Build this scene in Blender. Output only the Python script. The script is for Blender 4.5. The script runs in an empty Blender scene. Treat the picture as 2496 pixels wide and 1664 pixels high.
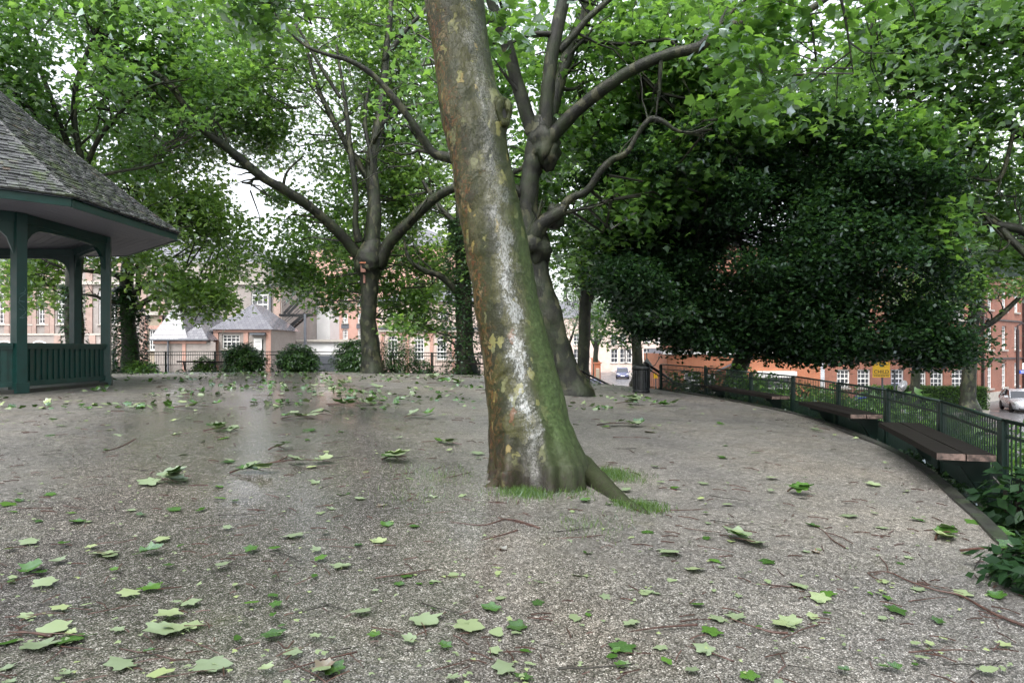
import bpy, math, random
import numpy as np
from mathutils import Vector, Matrix, Euler

random.seed(7); rng = np.random.default_rng(11)
R = math.radians; PI = math.pi
scene = bpy.context.scene
col = scene.collection

# ------------------------------------------------------------------ camera
cam_d = bpy.data.cameras.new('camera'); cam_d.lens = 24.0; cam_d.sensor_width = 36.0
cam_d.shift_y = 0.0068; cam_d.clip_start = 0.05; cam_d.clip_end = 3000
cam = bpy.data.objects.new('camera', cam_d); col.objects.link(cam)
cam.location = (0, 0, 1.6); cam.rotation_euler = (R(90), 0, 0)
scene.camera = cam
# ------------------------------------------------------------------ sky (overcast)
SUN_EL, SUN_ROT = R(56), R(205)
world = bpy.data.worlds.new('World'); scene.world = world; world.use_nodes = True
wn = world.node_tree; wn.nodes.clear()
wo = wn.nodes.new('ShaderNodeOutputWorld'); wb = wn.nodes.new('ShaderNodeBackground')
sk = wn.nodes.new('ShaderNodeTexSky'); sk.sky_type = 'NISHITA'; sk.sun_disc = False
sk.sun_elevation = SUN_EL; sk.sun_rotation = SUN_ROT; sk.air_density = 1.0; sk.dust_density = 3.0; sk.ozone_density = 1.0
hs = wn.nodes.new('ShaderNodeHueSaturation'); hs.inputs['Saturation'].default_value = 0.22
wn.links.new(sk.outputs[0], hs.inputs['Color']); wn.links.new(hs.outputs[0], wb.inputs[0]); wn.links.new(wb.outputs[0], wo.inputs[0])
wb.inputs[1].default_value = 0.15
# ------------------------------------------------------------------ sun behind cloud
sun_d = bpy.data.lights.new('sun', 'SUN'); sun_d.energy = 1.3; sun_d.angle = R(50); sun_d.color = (1.0, 0.97, 0.93)
sun = bpy.data.objects.new('sun', sun_d); col.objects.link(sun)
sd = Vector((math.sin(SUN_ROT)*math.cos(SUN_EL), math.cos(SUN_ROT)*math.cos(SUN_EL), math.sin(SUN_EL)))
sun.rotation_euler = sd.to_track_quat('Z', 'Y').to_euler(); sun.location = (0, -20, 40)
# ------------------------------------------------------------------ exposure
scene.view_settings.view_transform = 'Standard'; scene.view_settings.look = 'None'
scene.view_settings.gamma = 1.0; scene.view_settings.use_curve_mapping = False
scene.view_settings.exposure = 1.66
scene.render.engine = 'CYCLES'
cy = scene.cycles
cy.max_bounces = 7; cy.diffuse_bounces = 3; cy.glossy_bounces = 3; cy.transmission_bounces = 5; cy.transparent_max_bounces = 6
cy.use_denoising = True; cy.caustics_reflective = False; cy.caustics_refractive = False
cy.use_adaptive_sampling = True; cy.adaptive_threshold = 0.02

# ================================================================== helpers
EYE = 1.6; F = 1664.0
def P(u, v, d):            # photograph point (2496 wide) at distance d -> world
    return Vector(((u-1248.0)/F*d, d, EYE+(849.0-v)/F*d))
def ground_z(x, y):
    ky = 0.00166 if y < 20 else 0.0009
    return 0.6-((x+12)/19.0)**2*0.55*(1 if x > -12 else 0.6)-(y-20)**2*ky
def on_ground(u, v):       # gravel point seen at a photograph point
    d = 5.0
    for _ in range(40):
        x = (u-1248)/F*d
        dn = (EYE-ground_z(x, d))*F/max(v-849, 5)
        d = 0.5*d+0.5*min(dn, 40)
    return Vector(((u-1248)/F*d, d, ground_z((u-1248)/F*d, d)))
_nz = [(rng.normal(size=3), rng.uniform(0, 6.28)) for _ in range(24)]
def noise3(p, f=1.0, n=12):
    p = np.asarray(p, float)*f; s = 0
    for (k, ph) in _nz[:n]: s = s+np.sin(p@k*1.7+ph)
    return s/math.sqrt(n/2.0)

def tag(o, label=None, cat=None, group=None, kind=None):
    if label: o['label'] = label
    if cat: o['category'] = cat
    if group: o['group'] = group
    if kind: o['kind'] = kind
    return o
def link(o, parent=None):
    col.objects.link(o)
    if parent: o.parent = parent
    return o
def empty(name, loc=(0, 0, 0), rz=0, **k):
    o = bpy.data.objects.new(name, None); o.location = loc; o.rotation_euler = (0, 0, rz); o.empty_display_size = 0.2
    return tag(link(o), **k)
def mesh_obj(name, me, parent=None, loc=None, rot=None, **k):
    o = bpy.data.objects.new(name, me); link(o, parent)
    if loc is not None: o.location = loc
    if rot is not None: o.rotation_euler = rot
    return tag(o, **k)

class MB:
    def __init__(s): s.v = []; s.f = []; s.m = []; s.cur = 0
    def add(s, verts, faces):
        b = len(s.v); s.v.extend([tuple(p) for p in verts])
        s.f.extend([tuple(b+i for i in f) for f in faces]); s.m.extend([s.cur]*len(faces))
    def box(s, c, sz, rz=0.0, M=None):
        hx, hy, hz = sz[0]/2, sz[1]/2, sz[2]/2
        pts = [Vector((x, y, z)) for x in (-hx, hx) for y in (-hy, hy) for z in (-hz, hz)]
        if M is None: M = Matrix.Rotation(rz, 3, 'Z')
        pts = [M@p+Vector(c) for p in pts]
        s.add(pts, [(0, 1, 3, 2), (4, 6, 7, 5), (0, 4, 5, 1), (2, 3, 7, 6), (0, 2, 6, 4), (1, 5, 7, 3)])
    def bar(s, a, b, w, h, up=(0, 0, 1)):
        a = Vector(a); b = Vector(b); t = (b-a); L = t.length
        if L < 1e-6: return
        t.normalize(); u = Vector(up); 
        if abs(t.dot(u)) > 0.95: u = Vector((1, 0, 0))
        x = t.cross(u).normalized(); z = x.cross(t)
        M = Matrix((x, t, z)).transposed(); s.box((a+b)/2, (w, L, h), M=M)
    def tube(s, pts, rad, seg=8, cap=True, rfun=None):
        pts = [Vector(p) for p in pts]; n = len(pts)
        if not hasattr(rad, '__len__'): rad = [rad]*n
        t0 = (pts[1]-pts[0]).normalized(); ref = Vector((1, 0, 0)) if abs(t0.x) < 0.9 else Vector((0, 1, 0))
        x = (ref-t0*ref.dot(t0)).normalized(); V = []
        for i in range(n):
            t = (pts[min(i+1, n-1)]-pts[max(i-1, 0)]).normalized()
            x = (x-t*x.dot(t)).normalized(); y = t.cross(x)
            for k in range(seg):
                a = 2*PI*k/seg; r = rad[i]*(rfun(i, a) if rfun else 1)
                V.append(pts[i]+x*(math.cos(a)*r)+y*(math.sin(a)*r))
        Fc = []
        for i in range(n-1):
            for k in range(seg):
                k2 = (k+1) % seg; Fc.append((i*seg+k, i*seg+k2, (i+1)*seg+k2, (i+1)*seg+k))
        if cap: Fc.append(tuple(range(seg-1, -1, -1))); Fc.append(tuple((n-1)*seg+k for k in range(seg)))
        s.add(V, Fc)
    def lathe(s, c, prof, seg=24, ax='Z'):
        V = []; c = Vector(c)
        for (r, z) in prof:
            for k in range(seg):
                a = 2*PI*k/seg
                p = (r*math.cos(a), r*math.sin(a), z) if ax == 'Z' else ((r*math.cos(a), z, r*math.sin(a)))
                V.append(c+Vector(p))
        Fc = []
        for i in range(len(prof)-1):
            for k in range(seg):
                k2 = (k+1) % seg; Fc.append((i*seg+k, i*seg+k2, (i+1)*seg+k2, (i+1)*seg+k))
        Fc.append(tuple(range(seg-1, -1, -1))); Fc.append(tuple((len(prof)-1)*seg+k for k in range(seg)))
        s.add(V, Fc)
    def prism(s, poly, fn, t0, t1):   # outline poly [(a,b)], fn(a,b,t)->point, between t0 and t1
        n = len(poly); V = [fn(a, b, t0) for a, b in poly]+[fn(a, b, t1) for a, b in poly]
        s.add(V, [tuple(range(n-1, -1, -1)), tuple(range(n, 2*n))]+[(i, (i+1) % n, n+(i+1) % n, n+i) for i in range(n)])
    def mesh(s, name, mats, smooth=False):
        me = bpy.data.meshes.new(name); me.from_pydata(s.v, [], s.f)
        if not isinstance(mats, (list, tuple)): mats = [mats]
        for m in mats: me.materials.append(m)
        if len(mats) > 1: me.polygons.foreach_set('material_index', s.m)
        if smooth: me.polygons.foreach_set('use_smooth', [True]*len(s.f))
        me.update(); return me
    def obj(s, name, mats, parent=None, smooth=False, loc=None, rot=None, **k):
        return mesh_obj(name, s.mesh(name, mats, smooth), parent, loc, rot, **k)
def np_mesh(name, V, tris, mat, smooth=False):
    me = bpy.data.meshes.new(name); nv = len(V); nt = len(tris)
    me.vertices.add(nv); me.vertices.foreach_set('co', np.ascontiguousarray(V, dtype=np.float32).ravel())
    me.loops.add(nt*3); me.loops.foreach_set('vertex_index', np.ascontiguousarray(tris, dtype=np.int32).ravel())
    me.polygons.add(nt); me.polygons.foreach_set('loop_start', np.arange(nt, dtype=np.int32)*3)
    me.polygons.foreach_set('loop_total', np.full(nt, 3, dtype=np.int32))
    if smooth: me.polygons.foreach_set('use_smooth', np.ones(nt, dtype=bool))
    me.materials.append(mat); me.update(calc_edges=True); return me
def catmull(pts, n=6):
    pts = [np.array(p, float) for p in pts]; out = []
    for i in range(len(pts)-1):
        p0 = pts[max(i-1, 0)]; p1 = pts[i]; p2 = pts[i+1]; p3 = pts[min(i+2, len(pts)-1)]
        for k in range(n):
            t = k/n
            out.append(0.5*((2*p1)+(-p0+p2)*t+(2*p0-5*p1+4*p2-p3)*t*t+(-p0+3*p1-3*p2+p3)*t**3))
    out.append(pts[-1]); return out

# ================================================================== materials
class NT:
    def __init__(s, name):
        s.m = bpy.data.materials.new(name); s.m.use_nodes = True; s.t = s.m.node_tree; s.t.nodes.clear()
        s.out = s.n('OutputMaterial')
    def n(s, typ, **k):
        nd = s.t.nodes.new('ShaderNode'+typ)
        for a, b in k.items(): setattr(nd, a, b)
        return nd
    def l(s, a, b): s.t.links.new(a, b)
    def set(s, sock, v):
        if hasattr(v, 'is_output'): s.l(v, sock)
        else: sock.default_value = v if not (isinstance(v, tuple) and len(v) == 3 and sock.type == 'RGBA') else (*v, 1)
    def coord(s, scale=(1, 1, 1), which='Object', loc=(0, 0, 0)):
        tc = s.n('TexCoord'); mp = s.n('Mapping'); mp.inputs['Scale'].default_value = scale; mp.inputs['Location'].default_value = loc
        s.l(tc.outputs[which], mp.inputs[0]); return mp.outputs[0]
    def noise(s, vec, scale, detail=4, rough=0.55, dist=0.0):
        nd = s.n('TexNoise'); s.l(vec, nd.inputs['Vector']); nd.inputs['Scale'].default_value = scale
        nd.inputs['Detail'].default_value = detail; nd.inputs['Roughness'].default_value = rough; nd.inputs['Distortion'].default_value = dist
        return nd
    def vor(s, vec, scale, feature='F1', rand=1.0):
        nd = s.n('TexVoronoi', feature=feature); s.l(vec, nd.inputs['Vector']); nd.inputs['Scale'].default_value = scale
        nd.inputs['Randomness'].default_value = rand; return nd
    def ramp(s, fac, stops, interp='LINEAR'):
        nd = s.n('ValToRGB'); s.l(fac, nd.inputs[0]); cr = nd.color_ramp; cr.interpolation = interp
        while len(cr.elements) < len(stops): cr.elements.new(0.5)
        for e, (p, c) in zip(cr.elements, stops):
            e.position = p; e.color = (*c, 1) if isinstance(c, tuple) else (c, c, c, 1)
        return nd.outputs[0]
    def mix(s, fac, a, b, mode='MIX'):
        nd = s.n('Mix', data_type='RGBA', blend_type=mode); s.set(nd.inputs[0], fac); s.set(nd.inputs[6], a); s.set(nd.inputs[7], b); return nd.outputs[2]
    def math(s, op, a, b=0.0, c=0.0):
        nd = s.n('Math', operation=op); s.set(nd.inputs[0], a); s.set(nd.inputs[1], b); s.set(nd.inputs[2], c); return nd.outputs[0]
    def bump(s, h, strength=0.4, dist=0.02, normal=None):
        nd = s.n('Bump'); nd.inputs['Strength'].default_value = strength; nd.inputs['Distance'].default_value = dist; s.l(h, nd.inputs['Height'])
        if normal is not None: s.l(normal, nd.inputs['Normal'])
        return nd.outputs[0]
    def bsdf(s, color, rough=0.6, normal=None, metal=0.0, spec=0.5, coat=0.0, coat_rough=0.1):
        b = s.n('BsdfPrincipled'); s.set(b.inputs['Base Color'], color); s.set(b.inputs['Roughness'], rough)
        s.set(b.inputs['Metallic'], metal); s.set(b.inputs['Specular IOR Level'], spec); s.set(b.inputs['Coat Weight'], coat)
        s.set(b.inputs['Coat Roughness'], coat_rough)
        if normal is not None: s.l(normal, b.inputs['Normal'])
        s.l(b.outputs[0], s.out.inputs[0]); return b
def simple(name, color, rough=0.6, var=0.15, scale=8.0, bumpd=0.0, metal=0.0, spec=0.5, stretch=(1, 1, 1), dirt=None, coat=0.0):
    t = NT(name); v = t.coord(stretch); nz = t.noise(v, scale, 5)
    c2 = tuple(c*(1-var) for c in color); c1 = tuple(min(1, c*(1+var)) for c in color)
    c = t.ramp(nz.outputs[0], [(0.3, c2), (0.7, c1)])
    if dirt:
        nd = t.noise(v, scale*0.37, 6, 0.7); c = t.mix(t.ramp(nd.outputs[0], [(0.5, 0.0), (0.68, 1.0)]), c, dirt)
    nrm = t.bump(nz.outputs[0], 0.5, bumpd) if bumpd else None
    rr = t.ramp(nz.outputs[0], [(0.3, max(0, rough-0.08)), (0.7, min(1, rough+0.08))])
    t.bsdf(c, rr, nrm, metal, spec, coat); return t.m

M = {}
M['white_paint'] = simple('white_paint', (0.78, 0.78, 0.77), 0.45, 0.06)
M['green_paint'] = simple('green_paint', (0.0040, 0.0360, 0.0310), 0.40, 0.25, 5.0, 0.002, dirt=(0.007, 0.040, 0.036))
M['fence_paint'] = simple('fence_paint', (0.0035, 0.013, 0.010), 0.38, 0.25, 9.0)
M['black_paint'] = simple('black_paint', (0.006, 0.0065, 0.008), 0.3, 0.3, 9.0)
M['soffit'] = simple('soffit', (0.23, 0.23, 0.28), 0.6, 0.08, 3.0)
M['wet_timber'] = simple('wet_timber', (0.0075, 0.0055, 0.0050), 0.7, 0.5, 6.0, 0.006, stretch=(1, 8, 8), dirt=(0.005, 0.006, 0.0035), spec=0.15)
M['broken_timber'] = simple('broken_timber', (0.12, 0.082, 0.07), 0.6, 0.7, 14.0, 0.01, dirt=(0.02, 0.016, 0.014))
M['stone'] = simple('stone', (0.42, 0.39, 0.35), 0.6, 0.2, 4.0, 0.004)
M['concrete'] = simple('concrete', (0.30, 0.29, 0.27), 0.45, 0.2, 3.0, 0.004)
M['render_white'] = simple('render_white', (0.82, 0.82, 0.82), 0.6, 0.06, 1.2)
M['lead'] = simple('lead', (0.10, 0.11, 0.13), 0.4, 0.2)
M['pipe'] = simple('pipe', (0.03, 0.018, 0.018), 0.4, 0.2)
M['yellow_sign'] = simple('yellow_sign', (0.80, 0.46, 0.01), 0.4, 0.04)
M['blue_sign'] = simple('blue_sign', (0.02, 0.07, 0.45), 0.4, 0.05)
M['sign_back'] = simple('sign_back', (0.12, 0.13, 0.13), 0.5, 0.15, metal=0.4)
M['dark_rubber'] = simple('dark_rubber', (0.012, 0.012, 0.013), 0.6, 0.2)
M['bin_metal'] = simple('bin_metal', (0.008, 0.009, 0.011), 0.33, 0.35, 12.0, dirt=(0.025, 0.03, 0.033))
M['bird_box'] = simple('bird_box', (0.17, 0.075, 0.055), 0.6, 0.3, 12.0)
M['terracotta'] = simple('terracotta', (0.36, 0.12, 0.06), 0.7, 0.2)
M['pale_scratch'] = simple('pale_scratch', (0.09, 0.15, 0.16), 0.6, 0.2)
M['chrome'] = simple('chrome', (0.6, 0.6, 0.62), 0.2, 0.05, metal=1.0)
M['silver_paint'] = simple('silver_paint', (0.52, 0.53, 0.57), 0.28, 0.04, metal=0.35, coat=0.6)
M['blue_grey_paint'] = simple('blue_grey_paint', (0.10, 0.11, 0.20), 0.25, 0.05, metal=0.3, coat=0.6)
M['blue_paint'] = simple('blue_paint', (0.03, 0.06, 0.45), 0.25, 0.05, coat=0.6)
M['bark_twig'] = simple('bark_twig', (0.014, 0.012, 0.009), 0.45, 0.4, 20.0)
M['red_twig'] = simple('red_twig', (0.055, 0.026, 0.020), 0.4, 0.5, 20.0)
M['soil'] = simple('soil', (0.035, 0.032, 0.022), 0.7, 0.4, 3.0, 0.03, dirt=(0.03, 0.05, 0.018))
def m_glass():
    t = NT('window_glass'); t.bsdf((0.05, 0.055, 0.065), 0.04, spec=0.8); return t.m
M['glass'] = m_glass()
def m_headlight():
    t = NT('headlight_glass'); t.bsdf((0.65, 0.67, 0.7), 0.08, spec=0.8, metal=0.3); return t.m
M['headlight'] = m_headlight()
def brick(name, c1, c2, mortar, rough=0.7):
    t = NT(name); tc = t.n('TexCoord'); sp = t.n('SeparateXYZ'); t.l(tc.outputs['Object'], sp.inputs[0])
    cb = t.n('CombineXYZ'); t.l(t.math('ADD', sp.outputs[0], sp.outputs[1]), cb.inputs[0]); t.l(sp.outputs[2], cb.inputs[1])
    b = t.n('TexBrick'); t.l(cb.outputs[0], b.inputs['Vector']); b.inputs['Scale'].default_value = 1.0
    b.inputs['Brick Width'].default_value = 0.225; b.inputs['Row Height'].default_value = 0.078; b.inputs['Mortar Size'].default_value = 0.010
    b.inputs['Color1'].default_value = (*c1, 1); b.inputs['Color2'].default_value = (*c2, 1); b.inputs['Mortar'].default_value = (*mortar, 1)
    nz = t.noise(tc.outputs['Object'], 0.8, 6, 0.65); c = t.mix(0.45, b.outputs[0], t.ramp(nz.outputs[0], [(0.3, 0.35), (0.7, 1.0)]), 'MULTIPLY')
    t.bsdf(c, rough, t.bump(b.outputs['Fac'], -0.4, 0.01)); return t.m
M['brick_grey'] = brick('brick_grey', (0.32, 0.285, 0.265), (0.26, 0.215, 0.20), (0.41, 0.385, 0.365))  # school brick lightened to stand for haze washing it out
M['brick_mill'] = brick('brick_mill', (0.55, 0.29, 0.23), (0.49, 0.25, 0.19), (0.52, 0.40, 0.35))  # far block's brick, with a pale veil of haze put into its colour
M['brick_red'] = brick('brick_red', (0.36, 0.125, 0.075), (0.29, 0.095, 0.06), (0.33, 0.22, 0.17))
M['brick_rose'] = brick('brick_rose', (0.40, 0.27, 0.225), (0.35, 0.225, 0.185), (0.42, 0.36, 0.33))  # pilaster brick paled, haze washout put into the colour
M['brick_orange'] = brick('brick_orange', (0.42, 0.135, 0.055), (0.36, 0.105, 0.045), (0.36, 0.21, 0.14))
M['brick_pink'] = brick('brick_pink', (0.66, 0.51, 0.45), (0.60, 0.44, 0.38), (0.68, 0.61, 0.56))  # far pink brick lightened to stand for veiling glare
M['brick_stock'] = brick('brick_stock', (0.40, 0.33, 0.24), (0.33, 0.26, 0.19), (0.42, 0.38, 0.32))
def m_slate():
    t = NT('slate_roof'); v = t.coord(); b = t.n('TexBrick'); tc = t.n('TexCoord'); t.l(tc.outputs['Object'], b.inputs['Vector'])
    b.inputs['Scale'].default_value = 1.0; b.inputs['Brick Width'].default_value = 0.3; b.inputs['Row Height'].default_value = 0.2; b.inputs['Mortar Size'].default_value = 0.012
    b.inputs['Color1'].default_value = (0.17, 0.17, 0.19, 1); b.inputs['Color2'].default_value = (0.12, 0.12, 0.14, 1); b.inputs['Mortar'].default_value = (0.05, 0.05, 0.06, 1)
    t.bsdf(b.outputs[0], 0.22, t.bump(b.outputs['Fac'], -0.5, 0.01)); return t.m
M['slate'] = m_slate()
def m_gravel():
    t = NT('resin_gravel'); v = t.coord()
    big = t.noise(v, 0.35, 5, 0.6); mid = t.noise(v, 2.3, 5, 0.65); fine = t.noise(v, 55, 3, 0.6)
    vo = t.vor(v, 125); sep = t.n('SeparateColor'); t.l(vo.outputs['Color'], sep.inputs[0])
    peb = t.ramp(sep.outputs[0], [(0.0, (0.072, 0.067, 0.063)), (0.30, (0.135, 0.125, 0.115)), (0.58, (0.215, 0.200, 0.184)), (0.82, (0.315, 0.298, 0.28)), (0.94, (0.47, 0.455, 0.435)), (1.0, (0.66, 0.65, 0.63))])
    edge = t.ramp(vo.outputs['Distance'], [(0.35, 1.0), (0.75, 0.35)]); c = t.mix(1.0, peb, edge, 'MULTIPLY')
    tint = t.ramp(big.outputs[0], [(0.32, (0.62, 0.62, 0.66)), (0.5, (0.92, 0.91, 0.90)), (0.68, (1.14, 1.07, 0.99))]); c = t.mix(0.85, c, tint, 'MULTIPLY')
    g2 = t.vor(v, 32); sg = t.n('SeparateColor'); t.l(g2.outputs['Color'], sg.inputs[0]); c = t.mix(0.55, c, t.ramp(sg.outputs[1], [(0.0, 0.35), (0.2, 0.85), (0.8, 1.05), (0.97, 1.9)]), 'MULTIPLY')
    grit = t.noise(v, 14, 5, 0.75); c = t.mix(0.6, c, t.ramp(grit.outputs[0], [(0.3, 0.55), (0.5, 1.0), (0.7, 1.3)]), 'MULTIPLY')
    st = t.ramp(mid.outputs[0], [(0.28, 0.48), (0.42, 0.9), (0.6, 1.0)]); c = t.mix(0.7, c, st, 'MULTIPLY')
    moss = t.noise(v, 0.9, 6, 0.7); c = t.mix(t.ramp(moss.outputs[0], [(0.60, 0.0), (0.74, 0.35)]), c, (0.10, 0.105, 0.04))
    wet = t.noise(v, 0.22, 4, 0.5)
    # wetter, worn hollow running beside the bandstand
    sp = t.n('SeparateXYZ'); t.l(v, sp.inputs[0])
    dx = t.math('ABSOLUTE', t.math('ADD', sp.outputs[0], t.math('MULTIPLY_ADD', sp.outputs[1], 0.34, 0.2)))
    hollow = t.ramp(t.math('MULTIPLY', dx, 0.25), [(0.08, 0.95), (0.85, 0.0)])
    w = t.math('ADD', hollow, t.math('MULTIPLY', t.math('SUBTRACT', wet.outputs[0], 0.35), 0.9))
    w = t.math('ADD', w, t.math('MULTIPLY', t.math('SUBTRACT', mid.outputs[0], 0.5), 1.1)); w = t.math('ADD', w, t.math('MULTIPLY', t.math('SUBTRACT', grit.outputs[0], 0.5), 0.8))
    rr = t.ramp(w, [(0.0, 0.55), (0.3, 0.34), (0.62, 0.12)])
    c = t.mix(t.math('MULTIPLY', w, 0.55), c, (0.4, 0.4, 0.4), 'MULTIPLY')
    dry = t.ramp(w, [(0.1, 1.0), (0.55, 0.10)]); hgt = t.math('MULTIPLY', t.math('SUBTRACT', 1.0, vo.outputs['Distance']), dry); n1 = t.bump(hgt, 0.42, 0.004)
    n2 = t.bump(mid.outputs[0], 0.35, 0.02, n1); n2 = t.bump(t.math('MULTIPLY', grit.outputs[0], dry), 0.5, 0.010, n2)
    t.bsdf(c, rr, n2, spec=0.55); return t.m
M['gravel'] = m_gravel()
def m_asphalt():
    t = NT('wet_asphalt'); v = t.coord(); nz = t.noise(v, 0.4, 5); f = t.noise(v, 40, 3)
    c = t.ramp(f.outputs[0], [(0.3, (0.06, 0.06, 0.065)), (0.7, (0.13, 0.13, 0.14))])
    t.bsdf(c, t.ramp(nz.outputs[0], [(0.35, 0.2), (0.65, 0.42)]), t.bump(f.outputs[0], 0.3, 0.006)); return t.m
M['asphalt'] = m_asphalt()
M['paving'] = simple('paving', (0.34, 0.32, 0.29), 0.35, 0.2, 2.0)
def m_leaf(name, refl, trans, gloss_rough=0.3, var=0.35, tw=0.55, gw=0.10, fk=0.38):
    t = NT(name); g = t.n('NewGeometry'); oi = t.n('ObjectInfo')
    rnd = t.math('FRACT', t.math('ADD', g.outputs['Random Per Island'], oi.outputs['Random']))
    k = lambda c, m: tuple(x*m for x in c)
    cr = t.ramp(rnd, [(0.0, k(refl, 1-var)), (0.6, refl), (1.0, (refl[0]*(1+1.3*var), refl[1]*(1+var), refl[2]))])
    ct = t.ramp(rnd, [(0.0, k(trans, 1-var)), (0.6, trans), (1.0, (trans[0]*(1+1.3*var), trans[1]*(1+var), trans[2]))])
    d = t.n('BsdfDiffuse'); t.l(cr, d.inputs[0]); tr = t.n('BsdfTranslucent'); t.l(ct, tr.inputs[0])
    gl = t.n('BsdfGlossy'); gl.inputs['Color'].default_value = (0.75, 0.85, 0.9, 1); gl.inputs['Roughness'].default_value = gloss_rough
    m1 = t.n('MixShader'); m1.inputs[0].default_value = tw; t.l(d.outputs[0], m1.inputs[1]); t.l(tr.outputs[0], m1.inputs[2])
    fr = t.n('Fresnel'); fr.inputs[0].default_value = 1.45
    m2 = t.n('MixShader'); t.l(t.math('MULTIPLY_ADD', fr.outputs[0], fk, gw*0.15), m2.inputs[0]); t.l(m1.outputs[0], m2.inputs[1]); t.l(gl.outputs[0], m2.inputs[2])
    t.l(m2.outputs[0], t.out.inputs[0]); return t.m
M['leaf'] = m_leaf('plane_leaf', (0.054, 0.122, 0.028), (0.24, 0.475, 0.078))
M['leaf_bright'] = m_leaf('plane_leaf_bright', (0.078, 0.155, 0.036), (0.30, 0.53, 0.10))  # brighter green copy of the plane leaf
M['leaf_skylit'] = m_leaf('plane_leaf_skylit', (0.115, 0.205, 0.050), (0.42, 0.66, 0.14), 0.35, 0.3, 0.6)  # plane leaf lightened, open-sky brightness put into its colour
M['leaf_dark'] = m_leaf('holm_leaf', (0.017, 0.044, 0.017), (0.045, 0.12, 0.022), 0.34, 0.5, 0.35, 0.06, 0.17)
M['leaf_ivy'] = m_leaf('ivy_leaf', (0.016, 0.042, 0.012), (0.03, 0.07, 0.01), 0.28, 0.4, 0.25)
M['leaf_shrub'] = m_leaf('shrub_leaf', (0.038, 0.085, 0.025), (0.07, 0.15, 0.02), 0.3, 0.4, 0.3)
M['leaf_pale'] = m_leaf('street_tree_leaf', (0.16, 0.22, 0.13), (0.20, 0.28, 0.12), 0.35, 0.25, 0.4)  # paler, greyer leaf for the far street trees
M['leaf_cover'] = m_leaf('ground_cover_leaf', (0.07, 0.15, 0.03), (0.15, 0.28, 0.04), 0.3, 0.4, 0.4)
M['grass'] = m_leaf('grass_blade', (0.075, 0.14, 0.028), (0.16, 0.28, 0.04), 0.4, 0.3, 0.35)
M['dry_grass'] = m_leaf('dry_grass_blade', (0.26, 0.22, 0.11), (0.2, 0.18, 0.08), 0.5, 0.3, 0.3)
M['fallen_pale'] = m_leaf('fallen_leaf_underside', (0.195, 0.25, 0.135), (0.10, 0.18, 0.04), 0.4, 0.25, 0.12, fk=0.16)
M['fallen_dark'] = m_leaf('fallen_leaf_top', (0.050, 0.115, 0.022), (0.06, 0.12, 0.02), 0.22, 0.35, 0.12, 0.2, fk=0.16)
M['fallen_brown'] = m_leaf('fallen_leaf_brown', (0.13, 0.07, 0.028), (0.1, 0.06, 0.02), 0.4, 0.3, 0.1)
def m_shingle():
    t = NT('wood_shingle'); g = t.n('NewGeometry'); oi = t.n('ObjectInfo')
    rnd = t.math('FRACT', t.math('ADD', g.outputs['Random Per Island'], oi.outputs['Random']))
    tc = t.n('TexCoord'); v = g.outputs['Position']
    nz = t.noise(v, 9, 5, 0.65)
    c = t.ramp(rnd, [(0, (0.034, 0.035, 0.037)), (0.5, (0.068, 0.070, 0.074)), (0.93, (0.105, 0.108, 0.115)), (1.0, (0.09, 0.06, 0.045))])
    c = t.mix(0.6, c, t.ramp(nz.outputs[0], [(0.3, 0.45), (0.7, 1.15)]), 'MULTIPLY')
    ms = t.noise(v, 1.6, 6, 0.72); c = t.mix(t.ramp(ms.outputs[0], [(0.50, 0.0), (0.66, 0.75)]), c, (0.075, 0.105, 0.035))
    t.bsdf(c, t.ramp(nz.outputs[0], [(0.3, 0.22), (0.7, 0.42)]), t.bump(nz.outputs[0], 0.5, 0.01), spec=0.7); return t.m
M['shingle'] = m_shingle()
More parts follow.
